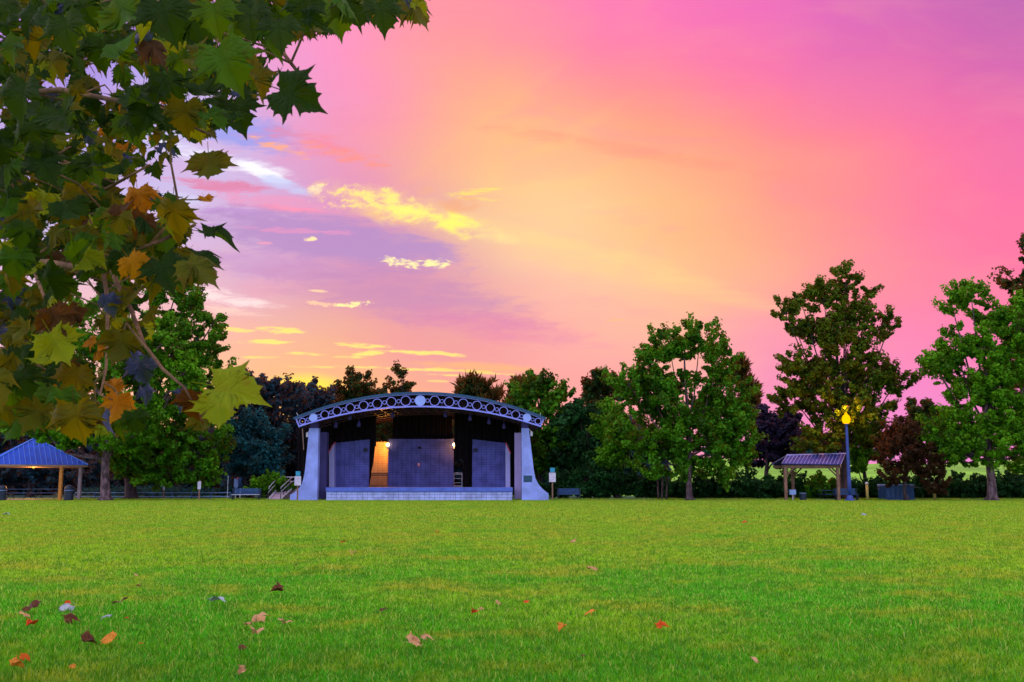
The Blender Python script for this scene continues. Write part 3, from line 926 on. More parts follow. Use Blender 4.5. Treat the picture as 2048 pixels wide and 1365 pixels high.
# behind the stage and to its left (dense wood edge, blue shade put into its leaf colours)
bk = [
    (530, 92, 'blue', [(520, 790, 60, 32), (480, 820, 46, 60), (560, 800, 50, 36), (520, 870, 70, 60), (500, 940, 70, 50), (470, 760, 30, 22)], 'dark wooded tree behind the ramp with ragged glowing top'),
    (608, 96, 'blue', [(608, 778, 30, 22), (580, 800, 50, 34), (620, 830, 50, 40), (600, 890, 60, 60), (640, 800, 24, 18), (600, 950, 60, 40)], 'dark blue shaded round headed tree directly behind the left pier'),
    (700, 100, 'dark', [(712, 768, 34, 24), (690, 792, 46, 20), (740, 800, 50, 24), (700, 850, 70, 50), (710, 930, 70, 60), (745, 785, 16, 14)], 'orange rimmed round treetop left of the stage roof crown'),
    (800, 104, 'dark', [(803, 746, 14, 16), (800, 770, 20, 18), (800, 790, 26, 14), (800, 860, 90, 50), (800, 930, 80, 60)], 'narrow pointed treetop rising behind the middle of the stage roof'),
    (1080, 88, 'green', [(1080, 775, 40, 28), (1050, 800, 40, 30), (1115, 800, 36, 34), (1075, 760, 20, 14), (1080, 850, 60, 46), (1110, 900, 60, 50), (1060, 930, 50, 50), (1130, 850, 34, 40)], 'dense dark tree just right of the stage roof end'),
    (1175, 86, 'hedge', [(1160, 830, 40, 30), (1180, 870, 50, 46), (1150, 930, 60, 50), (1200, 940, 50, 46), (1130, 880, 40, 40)], 'dark bushy tree behind the blue bench'),
    (1212, 92, 'dark', [(1205, 765, 26, 20), (1230, 780, 30, 26), (1195, 800, 24, 30), (1215, 840, 30, 30)], 'thin reddish tree behind the left side of the round crowned tree'),
    (1235, 80, 'bright', [(1235, 840, 34, 34), (1225, 880, 34, 34), (1255, 900, 40, 40), (1215, 920, 20, 24)], 'light green leafy tree left of the round crowned tree'),
    (500, 84, 'teal', [(490, 860, 40, 30), (530, 880, 40, 36), (510, 920, 56, 36), (470, 900, 30, 40), (550, 930, 36, 30)], 'blue green bushy tree behind the light green shrub'),
    (390, 95, 'blue', [(380, 930, 70, 60), (300, 950, 70, 40), (200, 950, 70, 40), (430, 900, 50, 50)], 'dark blue shaded wooded mass behind the low pipe rail'),
    (60, 98, 'blue', [(60, 900, 70, 50), (120, 940, 60, 34), (10, 950, 60, 30), (-40, 900, 50, 60)], 'dark blue shaded wooded mass behind the pavilion'),
    (1535, 88, 'plum', [(1530, 850, 36, 26), (1560, 880, 50, 30), (1580, 850, 30, 30), (1540, 910, 40, 20)], 'purple shaded tree between the round crowned and the tallest tree'),
    (1860, 92, 'dark', [(1850, 830, 30, 26), (1880, 850, 34, 30), (1830, 870, 34, 24), (1900, 900, 40, 30)], 'dark tree behind the small red leaved tree'),
    (1730, 84, 'bright', [(1725, 905, 24, 22), (1745, 880, 30, 18), (1715, 935, 20, 14)], 'thin light green tree on the slope right of the lamp post'),
]
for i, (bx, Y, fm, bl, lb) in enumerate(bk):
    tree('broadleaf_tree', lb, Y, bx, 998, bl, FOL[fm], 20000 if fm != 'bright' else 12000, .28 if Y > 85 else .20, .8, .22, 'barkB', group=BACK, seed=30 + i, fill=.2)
for i, (bx, Y, bl, lb) in enumerate([
    (955, 98, [(955, 775, 34, 12), (925, 785, 16, 10), (985, 792, 22, 12), (940, 768, 12, 8), (955, 800, 46, 14), (960, 850, 60, 40)], 'pine treetop with upright needle tufts right of the roof crown'),
    (1040, 94, [(1030, 790, 20, 12), (1045, 775, 14, 14), (1040, 820, 34, 30)], 'small pine top left of the dense dark tree'),
    (1495, 96, [(1490, 760, 16, 22), (1505, 790, 16, 20), (1490, 820, 26, 24), (1480, 740, 10, 14)], 'pine behind the right side of the round crowned tree')]):
    tree('pine_tree', lb, Y, bx, 998, bl, FOL['dark'], 8000, .60, .7, .2, 'barkB', group=BACK, seed=60 + i, needle=True, fill=.2, upright=.3)

# hedge along the back of the lawn, shrub and understorey
def shrub(name, label, Y, blobs, fm, n, leaf, rc, seed, group=None, cat='shrub'):
    bx = blobs[0][0]
    return tree(name, label, Y, bx, 998, blobs, FOL[fm], n, leaf, rc, .06, 'barkB', group, cat, seed=seed, fill=.1)


shrub('round_shrub', 'light green rounded shrub left of the ramp handrails', 79, [(540, 968, 34, 22), (520, 975, 26, 14), (560, 980, 26, 14)], 'bright', 9000, .14, .3, 70)
for i, (x, w, h, fm) in enumerate([(1125, 40, 30, 'hedge'), (1200, 50, 34, 'hedge'), (1275, 50, 32, 'hedge'), (1345, 40, 24, 'hedge'), (1420, 46, 22, 'hedge'), (1500, 50, 26, 'hedge'), (1575, 44, 26, 'hedge'),
                                (1640, 46, 24, 'green'), (1715, 44, 20, 'hedge'), (1780, 46, 22, 'hedge'), (1850, 46, 24, 'hedge'), (1925, 46, 24, 'hedge'), (2000, 50, 28, 'hedge'), (2060, 40, 30, 'hedge')]):
    where = ['behind the sign right of the stage', 'behind the blue bench', 'left of the slim pale stems', 'left of the round crowned tree', 'right of the round crowned tree', 'left of the timber shelter', 'behind the left post of the timber shelter',
             'behind the picnic table of the timber shelter', 'between the lamp post and the first bollard', 'behind the utility cabinet', 'left of the second bollard', 'right of the second bollard', 'behind the rightmost trunk', 'cut off by the right edge'][i]
    shrub('hedge_shrub', 'dark clipped hedge shrub ' + where, 80, [(x, 998 - h * .9, w, h), (x + 20, 998 - h * .5, w * .7, h * .6), (x - 20, 998 - h * .5, w * .7, h * .6)], fm, 5200, .2, .5, 80 + i, 'hedge behind the lawn')
for i, (x, lb) in enumerate([(1317, 'leftmost of three slim pale stems left of the round crowned tree'), (1324, 'middle one of three slim pale stems left of the round crowned tree'), (1332, 'rightmost of three slim pale stems left of the round crowned tree')]):
    b = P(x, 998, 76.5); b.z = 0
    t = thing('thin_tree', lb, 'tree', tuple(b), BACK)
    mb = MB(); tp = P([1309, 1321, 1333][i], 925, 76.5)
    mb.tube([b, b.lerp(tp, .5) + Vector((.08, 0, 0)), tp], [.09, .07, .04], 7); mb.build('trunk', MAT['barkA'], t, smooth=True)
for i, (x, y, rx, ry, lb) in enumerate([(300, 985, 170, 9, 'low weeds behind the pipe rail'), (475, 985, 40, 8, 'weeds round the utility meter box')]):
    shrub('low_shrub', lb, 84, [(x, y, rx, ry)], 'teal', 3500, .15, .3, 110 + i)
# three far trees on the hill
for i, (x, y) in enumerate([(1600, 905), (1660, 900), (1760, 900), (1930, 905), (1440, 905), (1520, 905)]):
    Yh = 190
    z = float(hillz(np.array([P(x, y, Yh).x]), np.array([float(Yh)]))[0])
    tree('hill_tree', ['hill tree seen left of the shelter roof', 'hill tree seen over the shelter roof', 'hill tree seen left of the red leaved tree', 'hill tree seen right of the red leaved tree', 'hill tree seen right of the round crowned trunk', 'hill tree seen left of the timber shelter'][i] + ', small and distant', Yh, x, 940, [(x, y - 12, 34, 18), (x + 18, y - 2, 22, 14)], FOL['plum' if i % 2 else 'teal'], 3500, .6, 1.5, .3, 'barkB', group='distant trees on the hill', seed=120 + i, gz=z)

# far wood seen as one dark mass between the trunks
def woodland(x0, x1, Y, ytop, n, leaf, fm, seed):
    r = np.random.default_rng(seed)
    xa_ = P(x0, 900, Y).x; xb_ = P(x1, 900, Y).x
    px = r.uniform(xa_, xb_, n); zt = P(1024, ytop, Y).z
    h = zt * (1 + .16 * np.sin(px * .35 + seed) + .12 * np.sin(px * .9 + 2))
    pz = h * r.uniform(0, 1, n) ** .8; py = Y + r.uniform(-3, 3, n)
    pos = np.stack([px, py, pz], 1)
    nr = norm(r.normal(size=(n, 3)) + np.array([0, -.8, .5]))
    V, Fc = leaf_quads(pos, nr, leaf * r.uniform(.6, 1.3, n), r)
    o = np_mesh('woodland', V, Fc, FOL[fm], rnd=np.repeat(r.uniform(0, 1, n), 2))
    tag(o, kind='stuff')


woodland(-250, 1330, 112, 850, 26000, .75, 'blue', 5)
woodland(1300, 2250, 86, 975, 12000, .35, 'hedge', 6)

# ------------------------------------------------------------------ bandshell
YF = 75.2
bsb = P(840, 1001, YF); bsb.z = 0
BS = thing('bandshell', 'open air stage with arched ring trimmed roof, flared pale piers and block walls', 'bandshell', tuple(bsb))
k = YF / F


def arc_z(x, which, Y=74.6):
    """height of the top (0) or bottom (1) arc of the roof at world x"""
    cx = P(840.4, 800, 74.6).x
    s_ = 74.6 / F
    dx = (x - cx) / s_
    if which == 0: y = 788.2 + dx * dx / 1280 + dx ** 4 / (8 * 640 ** 3) * .9
    else: y = 813.5 + dx * dx / 1500 + dx ** 4 / (8 * 746 ** 3)
    return P(1024, y, 74.6).z


cx0 = P(840.4, 800, 74.6).x
hw_top = 248 * 74.6 / F; hw_bot = 241 * 74.6 / F
nseg = 48


def arc_strip(mb, hw, which, z_off, th, y0, y1, n=nseg):
    vs = []; fs = []
    for i in range(n + 1):
        x = cx0 - hw + 2 * hw * i / n
        z = arc_z(x, which) + z_off
        vs += [(x, y0, z), (x, y1, z), (x, y1, z + th), (x, y0, z + th)]
    for i in range(n):
        a = i * 4; b = a + 4
        fs += [(a, b, b + 1, a + 1), (a + 1, b + 1, b + 2, a + 2), (a + 2, b + 2, b + 3, a + 3), (a + 3, b + 3, b, a)]
    fs += [(0, 1, 2, 3), (n * 4 + 3, n * 4 + 2, n * 4 + 1, n * 4)]
    mb.add(vs, fs)


mb = MB(); arc_strip(mb, hw_top + .05, 0, .0, .10, 74.5, 87.0); roofo = mb.build('roof', MAT['darkroof'], BS)
mb = MB(); arc_strip(mb, hw_top + .12, 0, -.03, .17, 74.36, 74.49); mb.build('roof_edge', MAT['teal'], BS)
mb = MB(); arc_strip(mb, hw_top + .02, 0, -.09, .05, 74.44, 74.56); mb.build('upper_chord', MAT['ring'], BS)
mb = MB(); arc_strip(mb, hw_bot + .02, 1, -.06, .11, 74.44, 74.62); mb.build('lower_chord', MAT['ring'], BS)
for sgn in (-1, 1):
    mb = MB()
    a = Vector((cx0 + sgn * hw_bot, 74.45, arc_z(cx0 + sgn * hw_bot, 1) - .06)); b = Vector((cx0 + sgn * (hw_top + .02), 74.45, arc_z(cx0 + sgn * hw_top, 0) + .02))
    w = Vector((-sgn * .10, 0, 0))
    mb.prism([a, b, b + w, a + w], (0, .16, 0)); o = mb.build('end_strut', MAT['ring'], BS); fix_normals(o)
half = [(604.8, 842.9, 6.7, 0), (615.6, 839.6, 3.6, 0), (626.7, 835.6, 8.2, 1), (637.7, 832.6, 3.8, 0), (649.5, 829.7, 8.6, 0), (662, 825.3, 3.8, 0), (673.9, 822.5, 9, 0), (687.2, 819.2, 4, 0), (700.4, 816.2, 9.2, 0),
        (713.5, 814.1, 4, 0), (727, 811.4, 9.5, 0), (741, 809.3, 4, 0), (754.5, 807.6, 10, 0), (768.8, 805.3, 4, 0), (782.5, 804.2, 10, 0), (797.1, 803.0, 4, 0), (811.4, 802.0, 10.2, 0), (825.7, 801.6, 4, 0)]
items = [(840.4, 801.6, 10.6, 1)] + half + [(1680.8 - a, b, c_, d) for (a, b, c_, d) in half]
for (x, y, r_, solid) in items:
    c0 = P(x, y, 74.47); r_ = r_ * 74.5 / F
    mb = MB()
    if solid:
        mb.prism([c0 + Vector((math.cos(a) * r_, 0, math.sin(a) * r_)) for a in [2 * math.pi * i / 32 for i in range(32)]], (0, .08, 0))
        o = mb.build('solid_disc', MAT['disc'], BS)
    else:
        mb.annulus(c0, r_, .052 if r_ > .2 else .036, .10, 28 if r_ > .2 else 16)
        o = mb.build('fascia_ring', MAT['ring'], BS)
    fix_normals(o)
# roof trusses behind the ring band
for Yt in (76.5, 78.5, 80.5, 82.5, 84.5, 86.5):
    mb = MB()
    n = 34
    pa = [Vector((cx0 - hw_bot + 2 * hw_bot * i / n, Yt, arc_z(cx0 - hw_bot + 2 * hw_bot * i / n, 1) + (0.1 if i % n else .3))) for i in range(n + 1)]
    mb.tube(pa, .06, 5)
    for i in range(n):
        xa, xb = pa[i].x, pa[i + 1].x
        m_ = (xa + xb) / 2
        tp = Vector((m_, Yt, arc_z(m_, 0) - .02))
        mb.tube([pa[i], tp], .03, 4); mb.tube([tp, pa[i + 1]], .03, 4)
    mb.build('roof_truss', MAT['truss'], BS)
mb = MB()
for i in range(1, 22):
    x = cx0 - hw_bot + 2 * hw_bot * i / 22
    mb.box((x - .05, 74.8, arc_z(x, 1) + .12), (x + .05, 86.8, arc_z(x, 1) + .22))
mb.build('purlins', MAT['truss'], BS)['kind'] = 'stuff'
# gable infill at the back, dark
mb = MB()
n = 30; lo = []; hi_ = []
for i in range(n + 1):
    x = cx0 - hw_bot + 2 * hw_bot * i / n
    lo.append(Vector((x, 86.9, arc_z(x, 1) - .1))); hi_.append(Vector((x, 86.9, arc_z(x, 0) - .01)))
mb.prism(lo + hi_[::-1], (0, .06, 0)); o = mb.build('rear_gable', MAT['darkroof'], BS); fix_normals(o)
mb = MB(); lo = []; hi_ = []
for i in range(n + 1):
    x = cx0 - hw_bot + 2 * hw_bot * i / n
    lo.append(Vector((x, 76.0, arc_z(x, 1) + .10))); hi_.append(Vector((x, 76.0, arc_z(x, 0) - .01)))
mb.prism(lo + hi_[::-1], (0, .06, 0)); o = mb.build('added_shade_panel', MAT['darkroof'], BS); fix_normals(o)  # added dark sheet, stands for the shade behind the open rings
# piers
Lp = [(618.5, 857), (637, 857), (634, 1001.3), (580, 1001.3), (580, 990), (588, 986), (596, 979.5), (602, 971), (606, 961), (609, 947), (611.5, 925), (614, 900)]
Rp = [(1043, 857), (1057.5, 857), (1061, 885), (1064, 910), (1067.5, 940), (1071, 957), (1077, 969), (1085, 978), (1092, 984), (1097, 987.5), (1097, 1001.3), (1043.5, 1001.3)]
for poly in (Lp, Rp):
    pp = [P(x, y, YF) for (x, y) in poly]
    for p_ in pp: p_.z = max(p_.z, 0)
    mb = MB(); mb.prism(pp, (0, .7, 0)); o = mb.build('flared_pier', MAT['paint'], BS); fix_normals(o)
for (x0, x1, yt, mm) in ((638.5, 654, 865, 'fin'), (1029, 1042.5, 866, 'finr')):
    a = P(x0, yt, 76.6); b = P(x1, yt, 76.6)
    MB().box((a.x, 76.6, 0), (b.x, 77.4, a.z)).build('inner_pier', MAT[mm], BS)
# pier heads carrying the roof
for x in (628, 1050):
    a = P(x - 7, 857, 75.3); b = P(x + 7, 857, 75.3)
    MB().box((a.x, 75.3, a.z), (b.x, 75.8, a.z + .55)).build('roof_bearing', MAT['fin'], BS)
# stage deck and apron
zf = P(840, 975.3, YF).z; zs = P(840, 984, YF).z
xa = P(652, 975, YF).x; xb = P(1025.5, 975, YF).x
MB().bevbox((xa, YF - .12, zs), (xb, 76.0, zf), .02).build('stage_edge', MAT['slab'], BS)
MB().box((xa, 76.0, zs), (xb, 88.2, zf)).build('stage_floor', MAT['floor'], BS)
MB().box((xa + .05, YF + .02, 0), (xb - .05, YF + .3, zs)).build('apron_core', MAT['apronmortar'], BS)
ncol = 36; nrow = 3
bw = (xb - xa - .06) / ncol; bh = zs / nrow
me_b = None
for j in range(nrow):
    for i in range(ncol):
        x = xa + .03 + bw * i
        if me_b is None:
            mb = MB().bevbox((0, 0, 0), (bw - .022, .06, bh - .022), .008)
            ob = mb.build('block', MAT['apronpaint']); me_b = ob.data; ORG.pop(ob)
        else:
            ob = bpy.data.objects.new('block', me_b); COL.objects.link(ob)
        ob.parent = BS
        ob.location = Vector((x + .011, YF - .03 + RNG.uniform(-.004, .004), bh * j + .011)) - bsb
# block walls
def block_wall(name, x0, x1, ytl, ytr, Y, m, mm, outer=None):
    a = P(x0, 975, Y); b = P(x1, 975, Y); zl = P(x0, ytl, Y).z; zr = P(x1, ytr, Y).z
    core = MB().prism([Vector((a.x, Y + .03, zf + .004)), Vector((b.x, Y + .03, zf + .004)), Vector((b.x, Y + .03, zr - .02)), Vector((a.x, Y + .03, zl - .02))], (0, .2, 0))
    co = core.build(name, MAT[mm], BS); fix_normals(co)
    nc = max(1, int(round((b.x - a.x) / .4))); w_ = (b.x - a.x) / nc
    mb = MB(); h_ = .2
    for i in range(nc):
        zt = zl + (zr - zl) * (i + .5) / nc
        z = zf + .004; 
        while z < zt - .03:
            z2 = min(z + h_, zt)
            e = RNG.uniform(-.006, .006)
            mb.bevbox((a.x + w_ * i + .008, Y + e, z + .008), (a.x + w_ * (i + 1) - .008, Y + .05, z2 - .006), .006)
            z = z2
    bl = mb.build('blocks', MAT[m], co); bl['kind'] = 'stuff'
    return co


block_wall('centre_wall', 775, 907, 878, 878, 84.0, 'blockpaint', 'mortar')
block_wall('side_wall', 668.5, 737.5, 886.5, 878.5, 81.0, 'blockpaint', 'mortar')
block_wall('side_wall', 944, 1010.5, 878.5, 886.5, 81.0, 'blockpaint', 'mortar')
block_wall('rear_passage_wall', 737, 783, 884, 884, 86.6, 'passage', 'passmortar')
# end returns of the side walls with sloping red coping
for (poly, cop) in (([(658, 906), (668, 888), (668, 975), (658, 975)], [(658, 906), (668, 888), (668.5, 884.5), (656.8, 904)]),
                    ([(1011, 888), (1020, 908), (1020.5, 975), (1011, 975)], [(1011, 888), (1020, 908), (1021.5, 906), (1012, 884.5)])):
    Yr = 80.3
    pp = [P(x, y, Yr) for (x, y) in poly]
    for p_ in pp:
        if p_.z < 1.2: p_.z = zf + .004
    o = MB().prism(pp, (0, .9, 0)).build('wall_end', MAT['paint_lit'], BS); fix_normals(o)
    pp = [P(x, y, Yr - .06) for (x, y) in cop]
    o = MB().prism(pp, (0, 1.0, 0)).build('coping', MAT['coping'], BS); fix_normals(o)
# curtains
def curtain(x0, x1, top, bot, Y, name='black_curtain', step=1.6, amp=.10):
    n = max(4, int((x1 - x0) / step))
    vs = []; fs = []
    for i in range(n + 1):
        f = i / n; x = x0 + (x1 - x0) * f
        yt = top(x) if callable(top) else top; yb = bot(x) if callable(bot) else bot
        off_ = amp * math.sin(i * 2.1) + amp * .5 * math.sin(i * .83 + x0)
        a = P(x, yt, Y); b = P(x, yb, Y)
        for (p_, d) in ((a, 0), (b, 0), (b, .02), (a, .02)):
            vs.append((p_.x, Y + off_ + d, p_.z))
    for i in range(n):
        a = i * 4; b = a + 4
        for j in range(4):
            j2 = (j + 1) % 4
            fs.append((a + j, a + j2, b + j2, b + j))
    o = MB().add(vs, fs).build(name, MAT['curtain'], BS); fix_normals(o); return o


def rtop(x): return 829 + (x - 840.4) ** 2 / 1500 - 6


curtain(640, 738, rtop, lambda x: 975 if x < 660 else 890, 82.2)
curtain(735, 752, rtop, lambda x: 975 - max(0, (x - 738.5)) * 6.2 if x < 750 else 893, 82.0)
curtain(786, 904, rtop, 882, 84.6)
curtain(909, 1038, rtop, lambda x: 975 if (926 < x < 946 or x > 1020) else (920 if x < 927 else 890), 82.4)
curtain(595, 621, lambda x: 857, lambda x: 1000 if x > 604 else 985, 79.5, 'side_curtain')
curtain(1042, 1054, 862, 1000, 79.5, 'side_curtain')
curtain(640, 655, 862, 1000, 79.6, 'side_curtain')
# curtain arm
mb = MB().tube([P(605, 858, 78.5), P(607.5, 900, 78.5)], .04, 6); mb.build('curtain_arm', MAT['fascia'], BS)
# railings across the two passages
for (x0, x1, mm, kind_) in ((740.5, 775, 'black', 0), (908, 924, 'steel', 1)):
    Yr = 84.4 if kind_ == 0 else 84.7
    a = P(x0, 946, Yr); b = P(x1, 946, Yr); lo_ = zf + .06
    mb = MB()
    mb.box((a.x, Yr, a.z - .05), (b.x, Yr + .05, a.z)); mb.box((a.x, Yr, lo_), (b.x, Yr + .05, lo_ + .05))
    if kind_ == 0:
        mb.box((a.x, Yr, a.z - .25), (b.x, Yr + .05, a.z - .21))
        for i in range(17):
            x = a.x + (b.x - a.x) * i / 16
            mb.box((x - .014, Yr + .008, zf + .004), (x + .014, Yr + .04, a.z - .02))
        for i in range(8):
            x = a.x + (b.x - a.x) * (i + .5) / 8
            mb.annulus((x, Yr, a.z - .13), .075, .018, .03, 10)
    else:
        for z in (a.z - .17, a.z - .5, a.z - .85): mb.box((a.x, Yr, z), (b.x, Yr + .04, z + .03))
        for x in (a.x, b.x): mb.box((x - .02, Yr - .01, zf + .004), (x + .02, Yr + .05, a.z))
    mb.build('railing', MAT[mm], BS)
# wall furniture
def pbox(name, x0, y0, x1, y1, Y, d, m, parent):
    a = P(x0, y1, Y); b = P(x1, y0, Y)
    o = MB().bevbox((a.x, Y, a.z), (b.x, Y + d, b.z), min(.02, d / 3)).build(name, MAT[m], parent)
    return o


pbox('wall_speaker', 727, 897, 734, 903, 80.7, .25, 'black', BS)
pbox('wall_speaker', 947, 897, 954, 903, 80.7, .25, 'black', BS)
pbox('plaque', 1047, 951.5, 1064, 964.5, YF - .03, .025, 'plaque', BS)
pl = BS.children[-1]
mb = MB().lathe(P(838.5, 896, 83.8), [(.09, -.08), (.14, -.02), (.12, .05), (.03, .1)], 10); mb.build('wall_light', MAT['black'], BS)
# the small red and white U shaped mark on the centre wall
cU = P(837.5, 930, 83.96)
mb = MB(); pu = []
for i in range(13):
    a = math.pi + math.pi * i / 12
    pu.append(cU + Vector((math.cos(a) * .10, 0, math.sin(a) * .10 - .03)))
pu = [cU + Vector((-.10, 0, .15))] + pu + [cU + Vector((.10, 0, .15))]
mb.tube(pu, .035, 6); mb.build('wall_mark', MAT['coping'], BS)
mb = MB(); mb.box((cU.x - .06, 83.97, cU.z - .08), (cU.x + .06, 83.99, cU.z + .14)); mb.build('wall_mark_face', MAT['signwhite'], BS)
for (x, y) in ((700, 834), (785, 830), (718, 848), (891, 829), (978, 843), (940, 836), (1008, 852), (672, 850)):
    c0 = P(x, y, 76.0)
    mb = MB().tube([c0 + Vector((0, 0, .35)), c0 + Vector((0, 0, .1))], .02, 5)
    mb.tube([c0 + Vector((0, .12, .12)), c0 + Vector((0, -.12, -.14))], [.08, .15], 10)
    mb.build('spotlight', MAT['fin'], BS)
for (x, y, s_) in ((614.5, 870, -1), (1063, 868, 1)):
    c0 = P(x, y, 75.3)
    mb = MB().bevbox((c0.x - .09, 75.3, c0.z - .18), (c0.x + .09, 75.55, c0.z + .18), .03); mb.tube([c0 + Vector((0, .1, .15)), c0 + Vector((-s_ * .25, .1, .4))], .03, 5)
    mb.build('floodlight', MAT['capwhite'], BS)
for (x, y) in ((775.5, 890), (909, 890)):
    c0 = P(x, y, 83.75)
    o = MB().lathe(c0, [(.05, -.12), (.14, -.06), (.15, .04), (.09, .12), (.02, .15)], 12).build('wall_lamp', MAT['wlamp'], BS, smooth=True)
    ob = MB().bevbox((c0.x - .1, 83.7, c0.z - .32), (c0.x + .1, 83.98, c0.z - .16), .02).build('lamp_bracket', MAT['capwhite'], BS)
for (x, y, Y, e) in ((771, 893, 85.3, 330), (912, 893, 83.2, 70)):
    ld = bpy.data.lights.new('stage_lamp', 'POINT'); ld.energy = e; ld.color = (1, .36, .05); ld.shadow_soft_size = .12
    lo_ = bpy.data.objects.new('stage_lamp_light', ld); COL.objects.link(lo_); lo_.location = P(x, y, Y)
    lo_.parent = BS; lo_.location = P(x, y, Y) - bsb
# antenna rods on the roof ends
for (x0, y0, x1, y1) in ((593, 826, 600, 834), (1081, 826, 1081, 836)):
    MB().tube([P(x0, y0, 75), P(x1, y1 + 4, 75)], .02, 5).build('lightning_rod', MAT['steel'], BS)

# ------------------------------------------------------------------ ramp with handrails
rb = P(560, 1000, 76.4); rb.z = 0
RP = thing('access_ramp', 'pink concrete ramp with steel handrails climbing to the stage behind the left pier', 'ramp', tuple(rb))
a0 = P(537, 1000, 76.4); a1 = P(561, 1000, 76.4); tz = P(570, 979, 79.5).z
b0 = P(556, 979, 79.5); b1 = P(584, 979, 79.5)
vs = [(a0.x, 76.4, 0), (a1.x, 76.4, 0), (b1.x, 79.5, 0), (b0.x, 79.5, 0), (a0.x, 76.4, .03), (a1.x, 76.4, .03), (b1.x, 79.5, tz), (b0.x, 79.5, tz)]
MB().add(vs, [(0, 3, 2, 1), (4, 5, 6, 7), (0, 1, 5, 4), (1, 2, 6, 5), (2, 3, 7, 6), (3, 0, 4, 7)]).build('ramp_slab', MAT['concrete'], RP)
MB().box((b0.x, 79.5, 0), (P(640, 979, 79.5).x, 81.5, tz)).build('landing', MAT['concrete'], RP)
for (qa, qb) in ((a0, Vector((b0.x, 79.5, tz))), (a1, Vector((b1.x, 79.5, tz)))):
    qa = Vector((qa.x, 76.4, .03))
    mb = MB()
    kerb = [qa, qb]
    mb.tube([qa + Vector((0, 0, .08)), qb + Vector((0, 0, .08))], .09, 4); mb.build('kerb', MAT['capwhite'], RP)
    mb = MB()
    end = qb + Vector((1.5, .2, 0))
    for h in (.95, .62):
        mb.tube([qa + Vector((0, 0, h - .1)), qa + Vector((0, 0, h)), qb + Vector((0, 0, h)), end + Vector((0, 0, h))], .032, 7)
    hr = mb.build('handrail', MAT['steel'], RP)
    for i in range(5):
        p_ = qa.lerp(qb, i / 4)
        MB().tube([p_, p_ + Vector((0, 0, .95))], .028, 6).build('rail_post', MAT['black'], RP)


# ------------------------------------------------------------------ signs
def sign(x, Y, ytop, ymid, ybot, w, lb, base=1000, teal=True):
    b = P(x, base, Y); b.z = 0
    t = thing('sign_post', lb, 'sign', tuple(b))
    ztop = P(x, ytop, Y).z; zm = P(x, ymid, Y).z; zb = P(x, ybot, Y).z; hw = w / 2 * Y / F
    MB().box((b.x - .05, Y, 0), (b.x + .05, Y + .08, ztop)).build('post', MAT['wood'], t)
    pnl = MB().bevbox((b.x - hw, Y - .04, zb), (b.x + hw, Y - .005, zm), .008).build('sign_panel', MAT['signwhite'], t)
    mb = MB()
    rr = random.Random(int(x))
    n = 6
    for i in range(n):
        z = zb + (zm - zb) * (i + .7) / (n + .4)
        xx = b.x - hw * .8
        while xx < b.x + hw * .7:
            ww = rr.uniform(.04, .1)
            mb.box((xx, Y - .044, z), (min(xx + ww, b.x + hw * .8), Y - .040, z + .035)); xx += ww + .035
    mb.build('lettering', MAT['signink'], pnl)
    if teal:
        MB().bevbox((b.x - hw * .7, Y - .04, zm + .03), (b.x + hw * .75, Y - .005, ztop), .006).build('small_panel', MAT['signteal'], t)
    return t


sign(594.5, 74.3, 943, 953, 971.5, 12.5, 'white notice sign with small teal panel in front of the left pier foot')
sign(1105, 75.0, 936, 946, 964.5, 13, 'white notice sign with small teal panel right of the right pier foot')
sign(397.5, 76.4, 961, 963.5, 979, 6.5, 'small white notice on a dark post left of the blue bench', teal=False)
sign(326.5, 77.4, 971, 972, 980, 4, 'tiny white marker plate on a short post behind the pipe rail', teal=False)


# ------------------------------------------------------------------ benches
def bench(x, Y, w, lb, ybk=976):
    b = P(x, 999, Y); b.z = 0
    t = thing('park_bench', lb, 'bench', tuple(b), 'blue park benches')
    hw = w / 2 * Y / F
    for i in range(4):
        MB().box((b.x - hw, Y + .30, .48 + i * .11), (b.x + hw, Y + .34, .57 + i * .11)).build('back_slat', MAT['bluebench'], t)
    for i in range(3):
        MB().box((b.x - hw, Y - .12 + i * .14, .42), (b.x + hw, Y + i * .14, .46)).build('seat_slat', MAT['steel' if i == 0 and x < 600 else 'bluebench'], t)
    for sx_ in (-hw * .92, hw * .92):
        mb = MB().box((b.x + sx_ - .04, Y - .1, 0), (b.x + sx_ + .04, Y - .03, .42)); mb.box((b.x + sx_ - .04, Y + .24, 0), (b.x + sx_ + .04, Y + .30, .9))
        mb.build('leg', MAT['black'], t)
    return t


bench(491, 76.0, 56, 'long dark blue slatted bench left of the ramp')
bench(1138, 77.0, 46, 'blue slatted bench under the trees right of the stage')
bench(1694, 75.6, 46, 'dark blue bench beside the foot of the lamp post')


# pipe rail
b = P(300, 999, 78.8); b.z = 0
PR = thing('pipe_rail', 'low two bar pipe rail running from the pavilion to the blue bench', 'railing', tuple(b))
xa_, xb_ = P(150, 990, 78.8).x, P(460, 990, 78.8).x
for z in (.56, .26):
    MB().tube([(xa_, 78.8, z), (xb_, 78.8, z)], .028, 6).build('rail', MAT['bluebox'], PR)
for i in range(9):
    x = xa_ + (xb_ - xa_) * i / 8
    MB().box((x - .04, 78.84, 0), (x + .04, 78.92, .62)).build('rail_post', MAT['bluebench'], PR)
